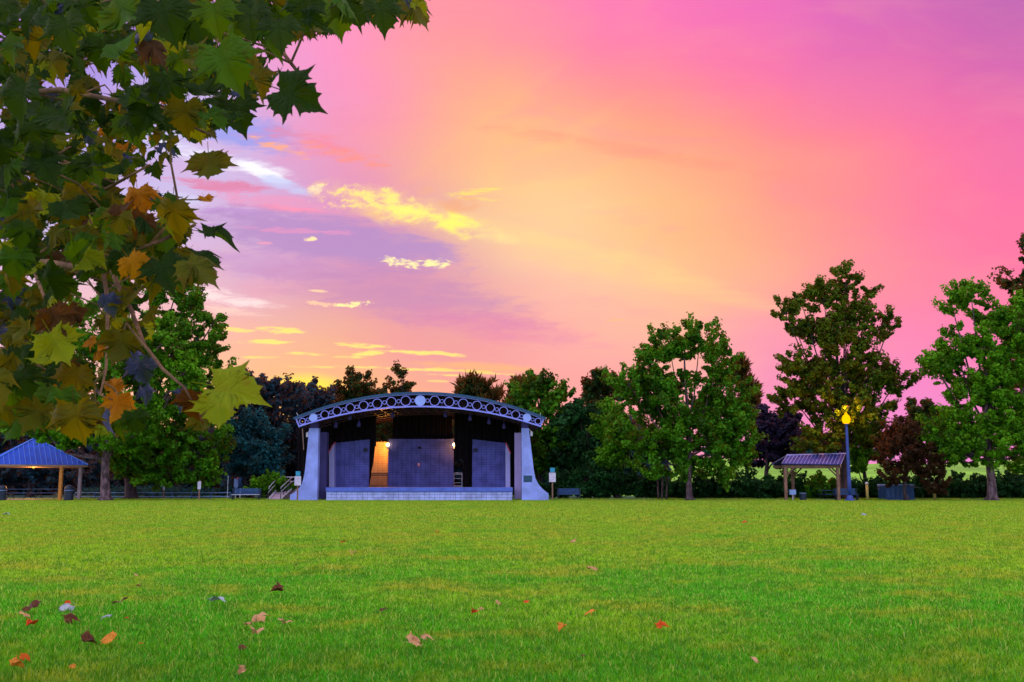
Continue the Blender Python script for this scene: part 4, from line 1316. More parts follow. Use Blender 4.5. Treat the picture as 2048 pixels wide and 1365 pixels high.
# meter box and its pole
b = P(475, 999, 82); b.z = 0
EB = thing('meter_cabinet', 'grey blue electrical meter cabinet with red top light behind the bench', 'cabinet', tuple(b))
pbox('cabinet_box', 467.5, 958, 476, 976, 82, .4, 'bluebox', EB); pbox('side_panel', 477.5, 955, 482.5, 977, 82.1, .3, 'bluebench', EB)
MB().box((b.x - .25, 82.1, 0), (b.x - .18, 82.2, 1.2)).build('leg', MAT['steel'], EB)
MB().box((b.x + .12, 82.1, 0), (b.x + .19, 82.2, 1.2)).build('leg', MAT['steel'], EB)
c0 = P(475.5, 957, 82); MB().lathe(c0, [(.07, -.06), (.08, 0), (.05, .06)], 8).build('red_light', MAT['coping'], EB)
b = P(454.5, 999, 77.5); b.z = 0
tp_ = P(454, 952, 77.5)
tag(MB().tube([b, (b.x, 77.5, tp_.z)], .02, 6).build('marker_pole', MAT['steel'], None, tuple(b)), 'thin bare steel pole at the left end of the blue bench', 'pole')

# ------------------------------------------------------------------ pavilion on the left
pc = P(62, 999, 78.5); pc.z = 0
PV = thing('picnic_pavilion', 'open pavilion with blue hipped standing seam roof at the left edge', 'pavilion', tuple(pc))
ze = P(60, 929, 74.5).z; za = P(60, 877, 78.5).z
rot = math.radians(32); hs = 3.45


def pv(u_, v_, z):
    return Vector((pc.x + math.cos(rot) * u_ - math.sin(rot) * v_, pc.y + math.sin(rot) * u_ + math.cos(rot) * v_, z))


crn = [pv(-hs, -hs, ze), pv(hs, -hs, ze), pv(hs, hs, ze), pv(-hs, hs, ze)]
apx = Vector((pc.x, pc.y, za))
for i in range(4):
    a, b = crn[i], crn[(i + 1) % 4]
    nrm_ = (b - a).cross(apx - a).normalized()
    o = MB().prism([a, b, apx], tuple(-nrm_ * .05)).build('roof_face', MAT['roofblue'], PV); fix_normals(o)
    ns = 19
    for j in range(1, ns):
        f = j / ns
        e = a.lerp(b, f)
        g_ = 1 - abs(f - .5) * 2
        top_ = a.lerp(b, .5).lerp(apx, g_) + (e - a.lerp(b, .5)).lerp(Vector((0, 0, 0)), g_)
        # the seam runs straight up the slope until it meets the hip
        up = (apx - a.lerp(b, .5)) * g_
        MB().tube([e + nrm_ * .02, e + up + nrm_ * .02], .028, 4).build('roof_seam', MAT['roofseam'], o)
    hipo = MB().tube([a + Vector((0, 0, .02)), apx + Vector((0, 0, .03))], .06, 5).build('hip_cap', MAT['roofseam'], PV)
    o = MB().prism([a + Vector((0, 0, -.14)), b + Vector((0, 0, -.14)), b + Vector((0, 0, -.01)), a + Vector((0, 0, -.01))], tuple(Vector((pc.x, pc.y, ze)) - a.lerp(b, .5)).__class__((((Vector((pc.x, pc.y, ze)) - a.lerp(b, .5)).normalized() * .05)))).build('fascia', MAT['fascia'], PV)
    fix_normals(o)
MB().prism([c_ + Vector((0, 0, -.17)) for c_ in crn], (0, 0, .03)).build('ceiling', MAT['wood'], PV)
for (x, yv, mm) in ((118, 75.5, 'postwarm'), (156.5, 77.2, 'postgrey'), (-20, 76.5, 'postwarm'), (-60, 80.5, 'postgrey')):
    a = P(x, 999, yv)
    MB().box((a.x - .11, yv, 0), (a.x + .11, yv + .22, ze - .12)).build('post', MAT[mm], PV)
hp = .9
o = MB().prism([pv(-hs * hp, -hs * hp, 0.004), pv(hs * hp, -hs * hp, 0.004), pv(hs * hp, hs * hp, 0.004), pv(-hs * hp, hs * hp, 0.004)], (0, 0, .10)).build('floor_slab', MAT['pad'], PV)
fix_normals(o)
MB().lathe((pc.x + .6, pc.y - 1.2, ze - .26), [(.05, 0), (.08, .03), (.08, .08)], 10).build('ceiling_lamp', MAT['globe'], PV)
ld = bpy.data.lights.new('pavilion_lamp', 'POINT'); ld.energy = 420; ld.color = (1, .42, .10); ld.shadow_soft_size = .15
lo_ = bpy.data.objects.new('pavilion_light', ld); COL.objects.link(lo_); lo_.parent = PV; lo_.location = (.6, -1.2, ze - .6)


def picnic_table(x, Y, w, lb, zb=.1, m='bluebench'):
    b = P(x, 999, Y); b.z = zb
    t = thing('picnic_table', lb, 'table', tuple(b), 'picnic tables under shelters')
    hw = w / 2 * Y / F
    for i in range(4):
        MB().box((b.x - hw, Y - .36 + i * .18, zb + .72), (b.x + hw, Y - .20 + i * .18, zb + .76)).build('top_plank', MAT[m], t)
    for s_ in (-1, 1):
        MB().box((b.x - hw, Y + s_ * .62 - .13, zb + .43), (b.x + hw, Y + s_ * .62 + .13, zb + .47)).build('seat_plank', MAT[m], t)
    for sx_ in (-hw * .7, hw * .7):
        mb = MB().tube([(b.x + sx_, Y - .6, zb), (b.x + sx_, Y + .25, zb + .72)], .035, 5); mb.tube([(b.x + sx_, Y + .6, zb), (b.x + sx_, Y - .25, zb + .72)], .035, 5)
        mb.tube([(b.x + sx_, Y - .7, zb + .42), (b.x + sx_, Y + .7, zb + .42)], .03, 5)
        mb.build('leg_frame', MAT['black'], t)
    return t


picnic_table(38, 77.4, 48, 'dark picnic table between the bin and the orange lit post, nearer the left edge')
picnic_table(95, 77.8, 50, 'dark picnic table just left of the orange lit pavilion post')
picnic_table(1662, 77.6, 42, 'dark picnic table under the timber shelter', 0)


def bin_(x, Y, lb, h=1.15, r_=.33, zb=0, dome=True):
    b = P(x, 1000, Y); b.z = zb
    t = thing('litter_bin', lb, 'bin', tuple(b), 'dark litter bins')
    MB().lathe(b, [(r_ * .9, 0), (r_, .1), (r_, h * .66)], 16).build('barrel', MAT['trash'], t, smooth=False)
    MB().lathe(b + Vector((0, 0, h * .66)), [(r_ * 1.05, 0), (r_ * 1.06, .04)], 16).build('rim', MAT['bluebox'], t)
    if dome:
        MB().lathe(b + Vector((0, 0, h * .66 + .04)), [(r_ * 1.0, 0), (r_ * .95, .14), (r_ * .75, .26), (r_ * .4, .34), (.02, .37)], 16).build('dome_lid', MAT['trash'], t, smooth=True)


bin_(137, 74.2, 'dark domed litter bin right of the orange lit pavilion post')
bin_(3, 74.0, 'dark domed litter bin cut off by the left edge')
bin_(1606, 75.8, 'small open litter bin under the left half of the timber shelter', .8, .26, dome=False)

# ------------------------------------------------------------------ timber shelter on the right
YS = 75.0
sb = P(1628, 999, YS); sb.z = 0
SH = thing('timber_shelter', 'small open timber shelter with slate blue gable roof left of the lamp post', 'shelter', tuple(sb))
el = P(1563.5, 927.5, YS); er = P(1682, 929, YS); rl = P(1574, 911.5, YS + 1.5); rr_ = P(1690.5, 908, YS + 1.5)
el2 = el + Vector((0, 3.0, 0)); er2 = er + Vector((0, 3.0, 0))
for (a, b, c_, d) in ((el, er, rr_, rl), (er2, el2, rl, rr_)):
    nn = (b - a).cross(d - a).normalized()
    o = MB().prism([a, b, c_, d], tuple(-nn * .06)).build('roof_face', MAT['roofslate'], SH); fix_normals(o)
    for j in range(0, 17):
        f = j / 16
        MB().tube([a.lerp(b, f) + nn * .02, d.lerp(c_, f) + nn * .02], .025, 4).build('roof_seam', MAT['slateseam'], o)
MB().tube([rl + Vector((-.05, 0, .03)), rr_ + Vector((.05, 0, .03))], .06, 5).build('ridge_cap', MAT['slateseam'], SH)
MB().prism([er + Vector((0, 0, -.14)), er2 + Vector((0, 0, -.14)), er2, er], (-.06, 0, 0)).build('gable_board', MAT['fascia'], SH)
zp = el.z - .1
for (a, b) in ((el, er), (el2, er2)):
    yb = a.y + (.25 if a.y < YS + 1 else -.35)
    MB().box((a.x + .1, yb, zp - .22), (b.x + .1, yb + .12, zp)).build('beam', MAT['wood'], SH)
for (x, Y) in ((1573, YS + .2), (1588, YS + 2.7), (1678.5, YS + .2), (1686, YS + 2.7)):
    a = P(x, 999, Y)
    MB().box((a.x - .10, Y, 0), (a.x + .10, Y + .2, zp - .02)).build('post', MAT['wood'], SH)
    for s_ in ((1,) if x < 1600 else (-1,)):
        MB().tube([(a.x, Y + .1, zp - .9), (a.x + s_ * .75, Y + .1, zp - .15)], .06, 4).build('brace', MAT['wood'], SH)
b = P(1585.5, 999, 74.6); b.z = 0
EB2 = thing('junction_box', 'pale blue grey junction box on a short pipe under the shelter', 'box', tuple(b))
pbox('box', 1580, 980, 1592, 990, 74.6, .25, 'bluebox', EB2)
MB().tube([(b.x + .04, 74.72, 0), (b.x + .04, 74.72, P(1585, 989, 74.6).z)], .03, 6).build('pipe', MAT['steel'], EB2)

# ------------------------------------------------------------------ lamp post
lb_ = P(1700, 1002.5, 73.6); lb_.z = 0
LP = thing('lamp_post', 'tall blue fluted lamp post with a lit amber acorn globe', 'street lamp', tuple(lb_))
zg = P(1693, 848, 73.6).z
MB().lathe(lb_, [(.36, 0), (.36, .10), (.26, .16), (.22, .32), (.17, .42)], 14).build('base', MAT['pole'], LP)
MB().lathe(lb_, [(.155, .42), (.14, 1.2), (.095, zg - .25), (.085, zg - .12), (.13, zg - .08), (.14, zg)], 14).build('pole', MAT['pole'], LP, smooth=True)
MB().lathe(lb_ + Vector((0, 0, zg)), [(.14, 0), (.24, .08), (.30, .28), (.29, .45), (.20, .62), (.12, .68), (.10, .76), (.03, .84)], 18).build('globe', MAT['globe'], LP, smooth=True)
ld = bpy.data.lights.new('street_lamp', 'POINT'); ld.energy = 750; ld.color = (1, .34, .04); ld.shadow_soft_size = .3
lo_ = bpy.data.objects.new('lamp_light', ld); COL.objects.link(lo_); lo_.parent = LP; lo_.location = (0, 0, zg + 1.0)

# bollards
BOL = []
for (x, lbb) in ((1735, 'yellow timber bollard with white cap just right of the lamp post'), (1869.5, 'yellow timber bollard with white cap left of the rightmost tree')):
    b = P(x, 998.5, 75.3); b.z = 0
    t = thing('bollard', lbb, 'bollard', tuple(b), 'timber bollards')
    MB().lathe(b, [(.105, 0), (.10, 1.22)], 12).build('shaft', MAT['bollard'], t, smooth=True)
    MB().lathe(b + Vector((0, 0, 1.22)), [(.115, 0), (.12, .1), (.07, .16), (.01, .18)], 12).build('cap', MAT['capwhite'], t, smooth=True)
# utility cabinet
b = P(1801, 999, 75.9); b.z = 0
UC = thing('utility_cabinet', 'wide blue painted utility enclosure behind the slanting trunk', 'cabinet', tuple(b))
x0_, x1_ = P(1773, 998, 75.9).x, P(1830, 998, 75.9).x
MB().box((x0_, 76.0, 0), (x1_, 77.6, 1.18)).build('cabinet_body', MAT['bluebench'], UC)
for i in range(6):
    w_ = (x1_ - x0_) / 6
    MB().bevbox((x0_ + w_ * i + .015, 75.94, .18), (x0_ + w_ * (i + 1) - .015, 76.0, 1.1), .015).build('panel', MAT['bluebench'], UC)
MB().box((x0_ - .03, 75.92, 1.12), (x1_ + .03, 77.65, 1.22)).build('lid', MAT['bluebox'], UC)
# ground edging strip right of the stage and behind the lawn
MB().box((P(1097, 999, 77).x, 76.9, 0), (P(2100, 999, 77).x, 77.1, .10)).build('kerb', MAT['path'])['kind'] = 'structure'

# ------------------------------------------------------------------ sycamore leaves
HALF = [(0.0, 0.02), (.13, -.08), (.28, -.12), (.46, -.22), (.43, -.05), (.60, -.02), (.54, .10), (.76, .19), (.66, .29), (.88, .57), (.63, .50), (.53, .62), (.44, .55), (.36, .57), (.40, .66), (.52, .78), (.35, .80), (.29, .94), (.15, .95), (0, 1.22)]


def leaf_geo(seed, fold=.25, curl=.3, wav=.05):
    r = random.Random(seed)
    def side(sg):
        o = []
        for i, (x, y) in enumerate(HALF):
            j = .045 if 0 < i < len(HALF) - 1 else 0
            o.append((sg * (x + r.uniform(-j, j)), y + r.uniform(-j, j)))
            if i < len(HALF) - 1:      # concave scallop between teeth
                x2, y2 = HALF[i + 1]
                mx, my = (x + x2) / 2, (y + y2) / 2
                cx_, cy_ = 0, .32
                o.append((sg * (mx + (cx_ - mx) * .08), my + (cy_ - my) * .08))
        return o
    R = side(1); Lf = side(-1)
    out = R + Lf[-2:0:-1]
    n = len(out)
    C = (0, .30)
    verts2 = [C]
    for s_ in (.4, .75, 1.0):
        for (x, y) in out:
            verts2.append((C[0] + (x - C[0]) * s_, C[1] + (y - C[1]) * s_))
    fs = []
    for i in range(n): fs.append((0, 1 + i, 1 + (i + 1) % n))
    for k_ in range(2):
        for i in range(n):
            a = 1 + k_ * n + i; b = 1 + k_ * n + (i + 1) % n; c_ = b + n; d = a + n
            fs.append((a, d, b)); fs.append((b, d, c_))
    ph = r.uniform(0, 6)
    V = []
    for (x, y) in verts2:
        z = abs(x) * fold - (y * y) * curl * .6 - x * x * curl * .7 + wav * math.sin(7 * y + ph) * (abs(x) + .3) + wav * .8 * math.sin(9 * x + ph)
        V.append((x, y, z))
    return np.array(V), np.array(fs, dtype=np.int32), np.array(verts2)


LV = [leaf_geo(1, .3, .35, .07), leaf_geo(2, .5, .6, .09), leaf_geo(3, -.2, .5, .10), leaf_geo(4, .15, .9, .07), leaf_geo(5, .9, .4, .10), leaf_geo(6, .4, 1.1, .12), leaf_geo(7, -.4, .7, .1), leaf_geo(8, .65, .9, .12), leaf_geo(9, .2, .5, .13)]


def leaf_mesh(vi, m, stalk=True):
    V, Fc, UVc = LV[vi]
    V = V.copy(); 
    # petiole as a thin three sided stem
    st = []
    for i, (t_, rr2) in enumerate(((0, .016), (.22, .012), (.5, .011))):
        for kk in range(3):
            an = 2 * math.pi * kk / 3
            st.append((math.cos(an) * rr2, .04 - t_, math.sin(an) * rr2 - .04 * t_ + (.12 * t_ * t_)))
    st = np.array(st); b = len(V)
    sf = []
    for i in range(2):
        for kk in range(3):
            k2 = (kk + 1) % 3
            a_, b_, c_, d_ = b + i * 3 + kk, b + i * 3 + k2, b + (i + 1) * 3 + k2, b + (i + 1) * 3 + kk
            sf += [(a_, b_, c_), (a_, c_, d_)]
    V2 = np.concatenate([V, st]); F2 = np.concatenate([Fc, np.array(sf)]); U2 = np.concatenate([UVc, np.zeros((len(st), 2))])
    return V2, F2, U2


LMESH = {}


DV = None


def get_leaf(vi, mi, pool, tagname):
    key = (vi, mi, tagname)
    if key not in LMESH:
        V, Fc, U_ = leaf_mesh(vi, None)
        me = bpy.data.meshes.new('leaf')
        me.from_pydata([tuple(v) for v in V], [], [tuple(int(q) for q in f) for f in Fc])
        me.materials.append(pool[mi])
        l = me.uv_layers.new(name='UVMap'); l.data.foreach_set('uv', U_[Fc.ravel()].astype(np.float32).ravel())
        me.polygons.foreach_set('use_smooth', [True] * len(me.polygons))
        LMESH[key] = me
    return LMESH[key]


def basis(tip, nrm_):
    y = tip.normalized(); z = (nrm_ - y * nrm_.dot(y)).normalized(); x = y.cross(z)
    return Matrix((x, y, z)).transposed()


SYB = Vector((-4.6, 5.2, 0))
SY = thing('sycamore_tree', 'near sycamore whose big toothed leaves hang across the top left of the view', 'tree', tuple(SYB))
# trunk and limbs stand left of the frame, twigs reach in
mb = MB(); mb.smooth = True
mb.tube([SYB, SYB + Vector((0, 0, .4)), SYB + Vector((.05, 0, 2)), SYB + Vector((.2, .1, 4)), SYB + Vector((.3, .3, 6.5)), SYB + Vector((.3, .4, 9))], [.36, .27, .24, .20, .13, .05], 14)
mb.build('trunk', MAT['barkA'], SY)


def pl3(pts, rad):
    pp = [P(x, y, Y) for (x, y, Y) in pts]
    return pp, [rad * (1 - .75 * i / (len(pp) - 1)) for i in range(len(pp))]


TW = [
    ([(-500, 560, 5.0), (-200, 540, 4.6), (60, 520, 4.2), (180, 540, 3.9), (215, 515, 3.8), (300, 492, 3.6), (390, 450, 3.4)], .022),
    ([(215, 515, 3.8), (235, 570, 3.7), (262, 620, 3.6), (288, 690, 3.4), (325, 738, 3.2), (368, 775, 3.0), (382, 800, 3.0)], .011),
    ([(-500, 250, 5.2), (-100, 200, 4.6), (120, 180, 4.2), (300, 215, 3.8), (420, 270, 3.6)], .020),
    ([(-500, 60, 5.4), (-50, -20, 4.6), (200, -10, 4.1), (420, 20, 3.8), (530, 60, 3.6), (600, 150, 3.4)], .024),
    ([(200, -10, 4.1), (450, -70, 3.9), (650, -60, 3.7), (800, -30, 3.6), (860, 0, 3.5)], .014),
    ([(-400, 760, 5.2), (-100, 700, 4.5), (40, 700, 4.0), (80, 780, 3.6), (110, 830, 3.4), (130, 850, 3.3)], .018),
    ([(205, 530, 3.9), (215, 600, 3.9), (215, 680, 3.8), (212, 740, 3.7), (200, 790, 3.6), (225, 800, 3.5)], .009),
    ([(-400, 430, 5.3), (-60, 380, 4.7), (100, 330, 4.3), (210, 380, 4.0), (300, 330, 3.8)], .018),
    ([(300, 492, 3.6), (345, 440, 3.6), (355, 400, 3.6), (405, 400, 3.6)], .008),
    ([(60, 520, 4.2), (90, 600, 4.0), (110, 650, 3.9), (100, 700, 3.8)], .009),
]
twpts = []
for (p_, r_) in TW:
    pp, rr3 = pl3(p_, r_)
    if p_[0][0] < -300:
        j = SYB + Vector((.15, .1, max(1.6, pp[0].z - .5))); pp = [j] + pp; rr3 = [r_ * 2.2] + rr3
    mb = MB(); mb.smooth = True; mb.tube(pp, rr3, 7); mb.build('branch', MAT['barkC'], SY)
    for i in range(len(pp) - 1):
        for f in (0, .25, .5, .75): twpts.append(pp[i].lerp(pp[i + 1], f))
TWA = np.array([tuple(p_) for p_ in twpts])

# hero leaves read from the photograph: x, y (blade middle), width px, tip angle (0 = right, 90 = down), colour, variant, tilt
hero = [
    (455, 125, 150, 60, 1, 0, .2), (590, 190, 140, 20, 0, 0, .1), (418, 330, 105, 80, 2, 0, .5), (432, 466, 100, 5, 0, 1, .7), (405, 510, 95, 12, 0, 2, .6), (345, 430, 100, 95, 2, 3, .3), (412, 402, 40, 60, 4, 3, .3),
    (675, 30, 110, 70, 1, 0, .3), (765, 25, 105, 75, 0, 0, .3), (835, 15, 95, 45, 2, 2, .4), (560, 60, 105, 80, 0, 0, .2), (610, 20, 110, 100, 0, 1, .2), (500, 35, 110, 85, 0, 0, .2), (700, 5, 100, 60, 0, 3, .3), (795, -5, 90, 60, 0, 0, .3), (715, 40, 60, 30, 3, 3, .3),
    (475, 225, 110, 70, 0, 0, .3), (510, 150, 90, 30, 0, 2, .4), (545, 90, 60, 110, 0, 3, .3), (545, 165, 60, -20, 0, 3, .6),
    (470, 778, 150, 8, 3, 0, .45), (440, 815, 110, 80, 3, 3, .2), (395, 810, 90, 100, 5, 4, .4), (400, 845, 60, 70, 2, 1, .3), (370, 800, 60, 130, 6, 4, .5),
    (235, 812, 105, 95, 4, 0, .1), (230, 770, 60, -80, 4, 3, .3), (115, 690, 135, 60, 3, 0, .2), (150, 760, 130, 100, 2, 0, .3), (60, 800, 130, 80, 1, 0, .3), (150, 840, 150, 85, 2, 0, .2), (75, 830, 120, 110, 2, 2, .3),
    (195, 830, 100, 110, 2, 3, .2), (30, 850, 110, 90, 1, 1, .4), (285, 740, 90, 75, 6, 4, .6), (265, 710, 60, 60, 6, 5, .6), (295, 785, 60, 60, 6, 5, .6), (240, 690, 120, 100, 2, 0, .25), (285, 660, 70, 50, 3, 3, .3), (200, 700, 80, 170, 4, 3, .3),
    (180, 680, 50, 170, 4, 3, .3), (320, 500, 60, 60, 6, 2, .3), (400, 530, 110, 30, 2, 2, .5), (330, 540, 110, 60, 0, 0, .3), (290, 470, 110, 60, 2, 0, .3), (240, 440, 120, 40, 3, 2, .3), (330, 470, 80, 60, 1, 3, .3),
    (215, 268, 60, 80, 4, 0, .2), (250, 302, 65, 70, 4, 3, .2), (340, 100, 90, 60, 3, 0, .2), (285, 190, 110, 90, 0, 4, .2), (300, 210, 100, 70, 6, 4, .4), (385, 240, 90, 80, 3, 3, .3), (370, 230, 100, 95, 2, 1, .3), (310, 340, 60, 60, 0, 1, .4), (260, 350, 60, 40, 2, 2, .5),
    (265, 255, 120, 70, 1, 0, .2), (130, 240, 150, 60, 0, 0, .2), (40, 190, 160, 100, 0, 0, .2), (60, 270, 140, 80, 0, 2, .2), (180, 180, 100, 60, 2, 3, .3), (150, 130, 90, 60, 2, 1, .3), (250, 30, 170, 60, 1, 0, .2), (130, 60, 150, 80, 0, 0, .2), (200, 100, 120, 90, 0, 1, .3),
    (90, 140, 90, 40, 3, 3, .3), (25, 100, 100, 40, 2, 2, .3), (60, 40, 130, 120, 0, 0, .2), (330, 30, 140, 70, 0, 0, .3), (390, 50, 120, 60, 0, 3, .3), (430, 30, 110, 80, 1, 0, .3), (410, 190, 100, 50, 0, 2, .3), (340, 170, 110, 70, 0, 1, .2),
    (140, 420, 120, 60, 2, 0, .3), (90, 330, 130, 50, 0, 0, .3), (180, 330, 120, 60, 1, 2, .3), (220, 400, 110, 30, 2, 1, .3), (60, 430, 120, 70, 2, 3, .3), (50, 520, 110, 80, 0, 0, .3), (130, 520, 100, 60, 5, 2, .3), (100, 420, 60, 60, 6, 4, .6), (20, 450, 80, 60, 6, 5, .5),
    (15, 600, 90, 50, 6, 4, .6), (60, 640, 110, 80, 0, 0, .3), (30, 720, 120, 70, 2, 1, .3), (90, 600, 80, 40, 0, 3, .4), (75, 750, 90, 100, 5, 2, .4), (15, 780, 100, 60, 0, 2, .3), (175, 440, 90, 60, 3, 3, .3), (195, 395, 70, 60, 4, 2, .4), (240, 590, 70, 60, 2, 1, .4), (300, 560, 90, 70, 2, 0, .4),
    (255, 530, 90, 60, 2, 1, .4), (210, 560, 80, 100, 0, 2, .4), (170, 490, 90, 40, 0, 1, .4), (10, 350, 120, 80, 0, 0, .3), (10, 30, 120, 70, 0, 2, .3),
]
rr = random.Random(21)
nleaf = 0


def place_leaf(x, y, wpx, ang, mi, vi, tilt, Y=None, obj=True):
    size = .105 * rr.uniform(.85, 1.15)           # blade half unit: leaf about 1.6 * size wide
    if Y is None: Y = max(2.3, min(6.5, size * 1.55 * F / wpx))
    s_ = wpx * Y / F / 1.55
    a = math.radians(ang)
    tip = Vector((math.cos(a), rr.uniform(-.3, .3), -math.sin(a)))
    # blade faces the camera side, tilted up and sideways
    n_ = Vector((rr.uniform(-.4, .4), -1, rr.uniform(0, .6)))
    n_ = n_.lerp(Vector((rr.uniform(-.5, .5), -.25, 1)), tilt)
    if rr.random() < .3: n_ = -n_
    B = basis(tip, n_)
    c0 = P(x, y, Y)
    org = c0 - (B @ Vector((0, .42, 0))) * s_
    return B, org, s_


for (x, y, w_, ang, mi, vi, tilt) in hero:
    w_ *= .78 if x < 320 else 1.0
    if x < 320 and rr.random() < .5: vi = rr.choice([0, 1, 6, 7, 8])
    B, org, s_ = place_leaf(x, y, w_, ang, mi, vi, tilt)
    o = bpy.data.objects.new('leaf', get_leaf(vi, mi, LEAFM, 'a')); COL.objects.link(o)
    o.parent = SY
    M4 = Matrix.Translation(org - SYB) @ B.to_4x4() @ Matrix.Scale(s_, 4)
    o.matrix_local = M4
    if mi in (4, 6): o['label'] = 'orange turning leaf' if mi == 4 else 'curled leaf showing pale bluish underside'
    nleaf += 1
# filling leaves: regions of the crown (cx, cy, rx, ry, count, colour weights)
GW = [.50, .24, .15, .05, .015, .03, .015]
regions = [(110, 110, 170, 140, 95, 0), (330, 60, 170, 85, 60, 0), (560, 22, 150, 50, 42, 0), (760, 5, 100, 32, 20, 0), (90, 340, 140, 130, 80, 0), (270, 260, 130, 80, 34, 0), (420, 170, 100, 80, 26, 0),
           (150, 480, 160, 80, 62, 1), (60, 620, 90, 90, 46, 1), (70, 780, 110, 90, 60, 1), (280, 450, 90, 70, 26, 1), (330, 530, 70, 40, 16, 1), (200, 850, 90, 25, 14, 1), (245, 620, 60, 60, 10, 1)]
VS = []; FS = []; US = []; RS = []; MS = []; base_i = 0
cnt = 0
for (cx_, cy_, rx_, ry_, n, wm) in regions:
    for i in range(int(n * 4.0)):
        a = rr.uniform(0, 2 * math.pi); q = math.sqrt(rr.random())
        x = cx_ + rx_ * q * math.cos(a); y = cy_ + ry_ * q * math.sin(a)
        x = max(-160, x); 
        # openings through which the sky shows
        if any(((x - hx_) / hr_) ** 2 + ((y - hy_) / (hr_ * hs_)) ** 2 < 1 for (hx_, hy_, hr_, hs_) in ((205, 178, 30, 1.1), (105, 168, 34, .7), (130, 515, 24, .9), (375, 105, 14, 1.3), (335, 215, 14, 1), (95, 440, 12, 1.4), (60, 560, 26, .7), (480, 85, 38, .6), (215, 130, 16, .8), (160, 300, 12, 1), (260, 150, 14, .8), (250, 260, 10, 1), (40, 60, 14, .7), (130, 110, 16, .6), (15, 130, 12, 1), (190, 250, 12, .8), (20, 270, 10, 1.3), (75, 490, 12, .7), (300, 380, 26, .6), (300, 330, 22, .8), (60, 25, 18, .8))): continue
        near = i < n * .50
        Y = rr.uniform(2.9, 4.2) if near else rr.uniform(4.2, 7.2)
        w_ = .122 * rr.uniform(.65, 1.25) * F / Y
        if q > .85 and rr.random() < .4: continue
        if y > 868 - w_ * .3: continue
        wts = GW if wm == 0 else [.30, .24, .27, .08, .025, .05, .035]
        mi = rr.choices(range(7), wts)[0]; vi = rr.randrange(9)
        B, org, s_ = place_leaf(x, y, w_, rr.gauss(70, 55), mi, vi, rr.uniform(.05, 1.0), Y)
        if nleaf < 298 and near:
            o = bpy.data.objects.new('leaf', get_leaf(vi, mi, LEAFM, 'a')); COL.objects.link(o); o.parent = SY
            o.matrix_local = Matrix.Translation(org - SYB) @ B.to_4x4() @ Matrix.Scale(s_, 4)
            nleaf += 1
        else:
            V, Fc, U_ = leaf_mesh(vi, None)
            W = (V * s_) @ np.array(B).T + np.array(org)
            VS.append(W); FS.append(Fc + base_i); US.append(U_); base_i += len(V)
            RS.append(np.full(len(Fc), rr.random())); MS.append(np.full(len(Fc), mi))
            cnt += 1
o = np_mesh('foliage', np.concatenate(VS), np.concatenate(FS), LEAFM, SY, rnd=np.concatenate(RS), matidx=np.concatenate(MS), uv=np.concatenate(US))
o['kind'] = 'stuff'
o.data.polygons.foreach_set('use_smooth', [True] * len(o.data.polygons))
# small sprays of young leaves with fine twigs towards leaf groups
mb = MB()
for i in range(70):
    cx_, cy_, rx_, ry_, n, wm = rr.choice(regions)
    x = cx_ + rx_ * rr.uniform(-.8, .8); y = cy_ + ry_ * rr.uniform(-.8, .8); Y = rr.uniform(3.2, 5)
    p1 = P(x, y, Y)
    j = int(np.argmin(((TWA - np.array(p1)) ** 2).sum(1))); p0 = Vector(TWA[j])
    if (p1 - p0).length > .9: continue
    m_ = p0.lerp(p1, .5) + Vector((rr.uniform(-.05, .05), 0, rr.uniform(.0, .08)))
    mb.tube([p0, m_, p1], [.005, .004, .002], 5)
mb.build('twigs', MAT['barkC'], SY)['kind'] = 'stuff'

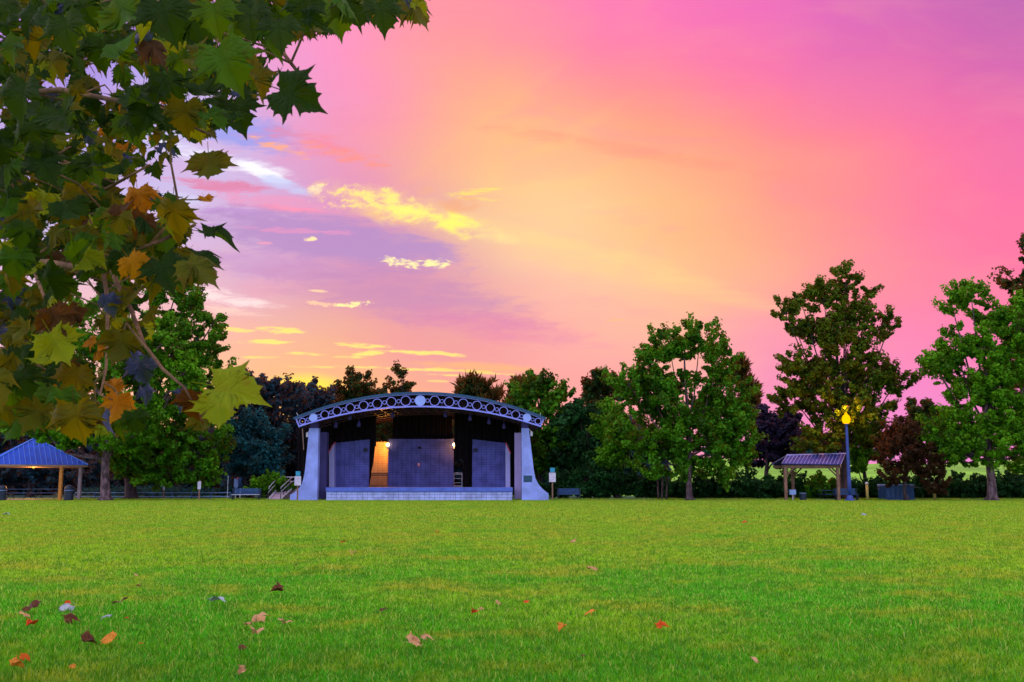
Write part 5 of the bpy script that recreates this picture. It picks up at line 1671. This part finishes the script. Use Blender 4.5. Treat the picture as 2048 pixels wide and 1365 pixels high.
# ------------------------------------------------------------------ fallen leaves on the lawn
# x, y, width px, colour, variant, label
fallen = [
    (22, 1350, 34, 4, 4, 'bright orange fallen leaf at the bottom left corner'),
    (40, 1328, 26, 1, 5, 'vivid red fallen leaf just above the bottom left corner'),
    (70, 1230, 44, 2, 1, 'dark purple brown curled leaf near the left edge of the lawn'),
    (44, 1241, 26, 0, 3, 'small pale tan leaf left of the dark purple curled leaf'),
    (140, 1222, 34, 3, 2, 'silver grey crumpled leaf with a small orange leaf behind it'),
    (139, 1215, 14, 1, 1, 'small orange leaf behind the silver grey crumpled one'),
    (66, 1262, 26, 1, 4, 'thin reddish leaf standing on edge below the dark purple one'),
    (128, 1252, 34, 2, 5, 'dark brown upright leaf below the silver grey one'),
    (240, 1217, 32, 2, 0, 'small dark brown spread leaf above the grey blue leaf'),
    (220, 1245, 26, 3, 3, 'flat grey blue leaf in the left foreground'),
    (250, 1246, 12, 1, 2, 'tiny orange leaf right of the grey blue leaf'),
    (165, 1300, 36, 2, 4, 'dark brown curled leaf with orange edge in the left foreground'),
    (225, 1296, 38, 4, 0, 'large salmon orange leaf in the left foreground'),
    (425, 1215, 36, 3, 1, 'pale silver leaf lying tilted left of the foreground centre'),
    (563, 1193, 30, 2, 4, 'dark green brown leaf with a pale tail on the lawn'),
    (512, 1245, 34, 0, 3, 'arched pinkish tan leaf, topmost of the foreground cluster'),
    (490, 1261, 22, 0, 5, 'small tan leaf at the left of the foreground cluster'),
    (515, 1282, 30, 0, 4, 'tan leaf with dark underside, lowest of the foreground cluster'),
    (571, 1259, 30, 0, 1, 'reddish tan leaf at the right of the foreground cluster'),
    (478, 1307, 22, 2, 2, 'dull brown leaf sunk in grass below the foreground cluster'),
    (142, 1345, 14, 4, 3, 'tiny orange leaf near the bottom left'),
    (285, 1300, 10, 1, 1, 'tiny rust leaf right of the salmon orange leaf'),
    (490, 1358, 24, 0, 4, 'tan curled leaf cut by the bottom edge'),
    (765, 1228, 22, 2, 2, 'pair of small brown leaf scraps left of centre'),
    (818, 1302, 42, 0, 1, 'long tan curled leaf in the middle foreground'),
    (843, 1289, 26, 0, 5, 'smaller tan leaf touching the long curled one'),
    (952, 1236, 18, 1, 4, 'upright red orange leaf near the centre'),
    (993, 1213, 16, 0, 3, 'small pale leaf right of the upright red orange one'),
    (964, 1228, 12, 0, 2, 'tiny pale leaf beside the upright red orange one'),
    (1049, 1216, 18, 1, 0, 'small vivid red leaf right of centre'),
    (1188, 1233, 28, 4, 3, 'salmon pink folded leaf right of centre'),
    (1129, 1267, 24, 4, 4, 'orange brown leaf on edge below the salmon pink folded one'),
    (1314, 1268, 30, 1, 1, 'dark red crumpled leaf in the right half of the foreground'),
    (1180, 1143, 30, 0, 2, 'pale two lobed leaf in the middle distance right of centre'),
    (1505, 1334, 24, 0, 5, 'pale pink tan leaf alone in the right foreground'),
    (1166, 1325, 12, 2, 3, 'tiny brown leaf near the bottom right of centre'),
    (1490, 1046, 12, 1, 2, 'small red leaf far off on the right half of the lawn'),
    (1728, 1029, 12, 3, 3, 'tiny white scrap far off near the lamp post'),
    (690, 1088, 14, 1, 1, 'small dark red leaf far off below the stage'),
    (704, 1112, 16, 0, 4, 'small tan leaf below the far dark red one'),
    (588, 1137, 12, 2, 0, 'tiny dark leaf in the middle distance left of centre'),
    (876, 1066, 10, 1, 2, 'tiny orange leaf far off below the stage centre'),
    (1145, 1085, 14, 0, 3, 'tiny tan leaf far off right of the stage'),
    (275, 1158, 12, 0, 2, 'tiny tan leaf left of centre in the middle distance'),
    (279, 1181, 12, 2, 4, 'tiny dark leaf below the tan one left of centre'),
    (8, 1031, 14, 3, 1, 'tiny white scrap far off at the left edge'),
]
for (x, y, w_, mi, vi, lb) in fallen:
    g0 = G(x, y + 3)
    s_ = w_ * g0.y / F / 1.5
    o = bpy.data.objects.new('fallen_leaf', get_leaf(vi, mi, DEADM, 'd')); COL.objects.link(o)
    tip = Vector((rr.uniform(-1, 1), rr.uniform(-1, 1), rr.uniform(-.1, .35))); nn = Vector((rr.uniform(-.5, .5), rr.uniform(-.6, .2), 1))
    o.matrix_world = Matrix.Translation(g0 + Vector((0, 0, .052 + .25 * s_))) @ basis(tip, nn).to_4x4() @ Matrix.Scale(s_, 4)
    tag(o, lb, 'leaf', 'fallen leaves on the lawn')
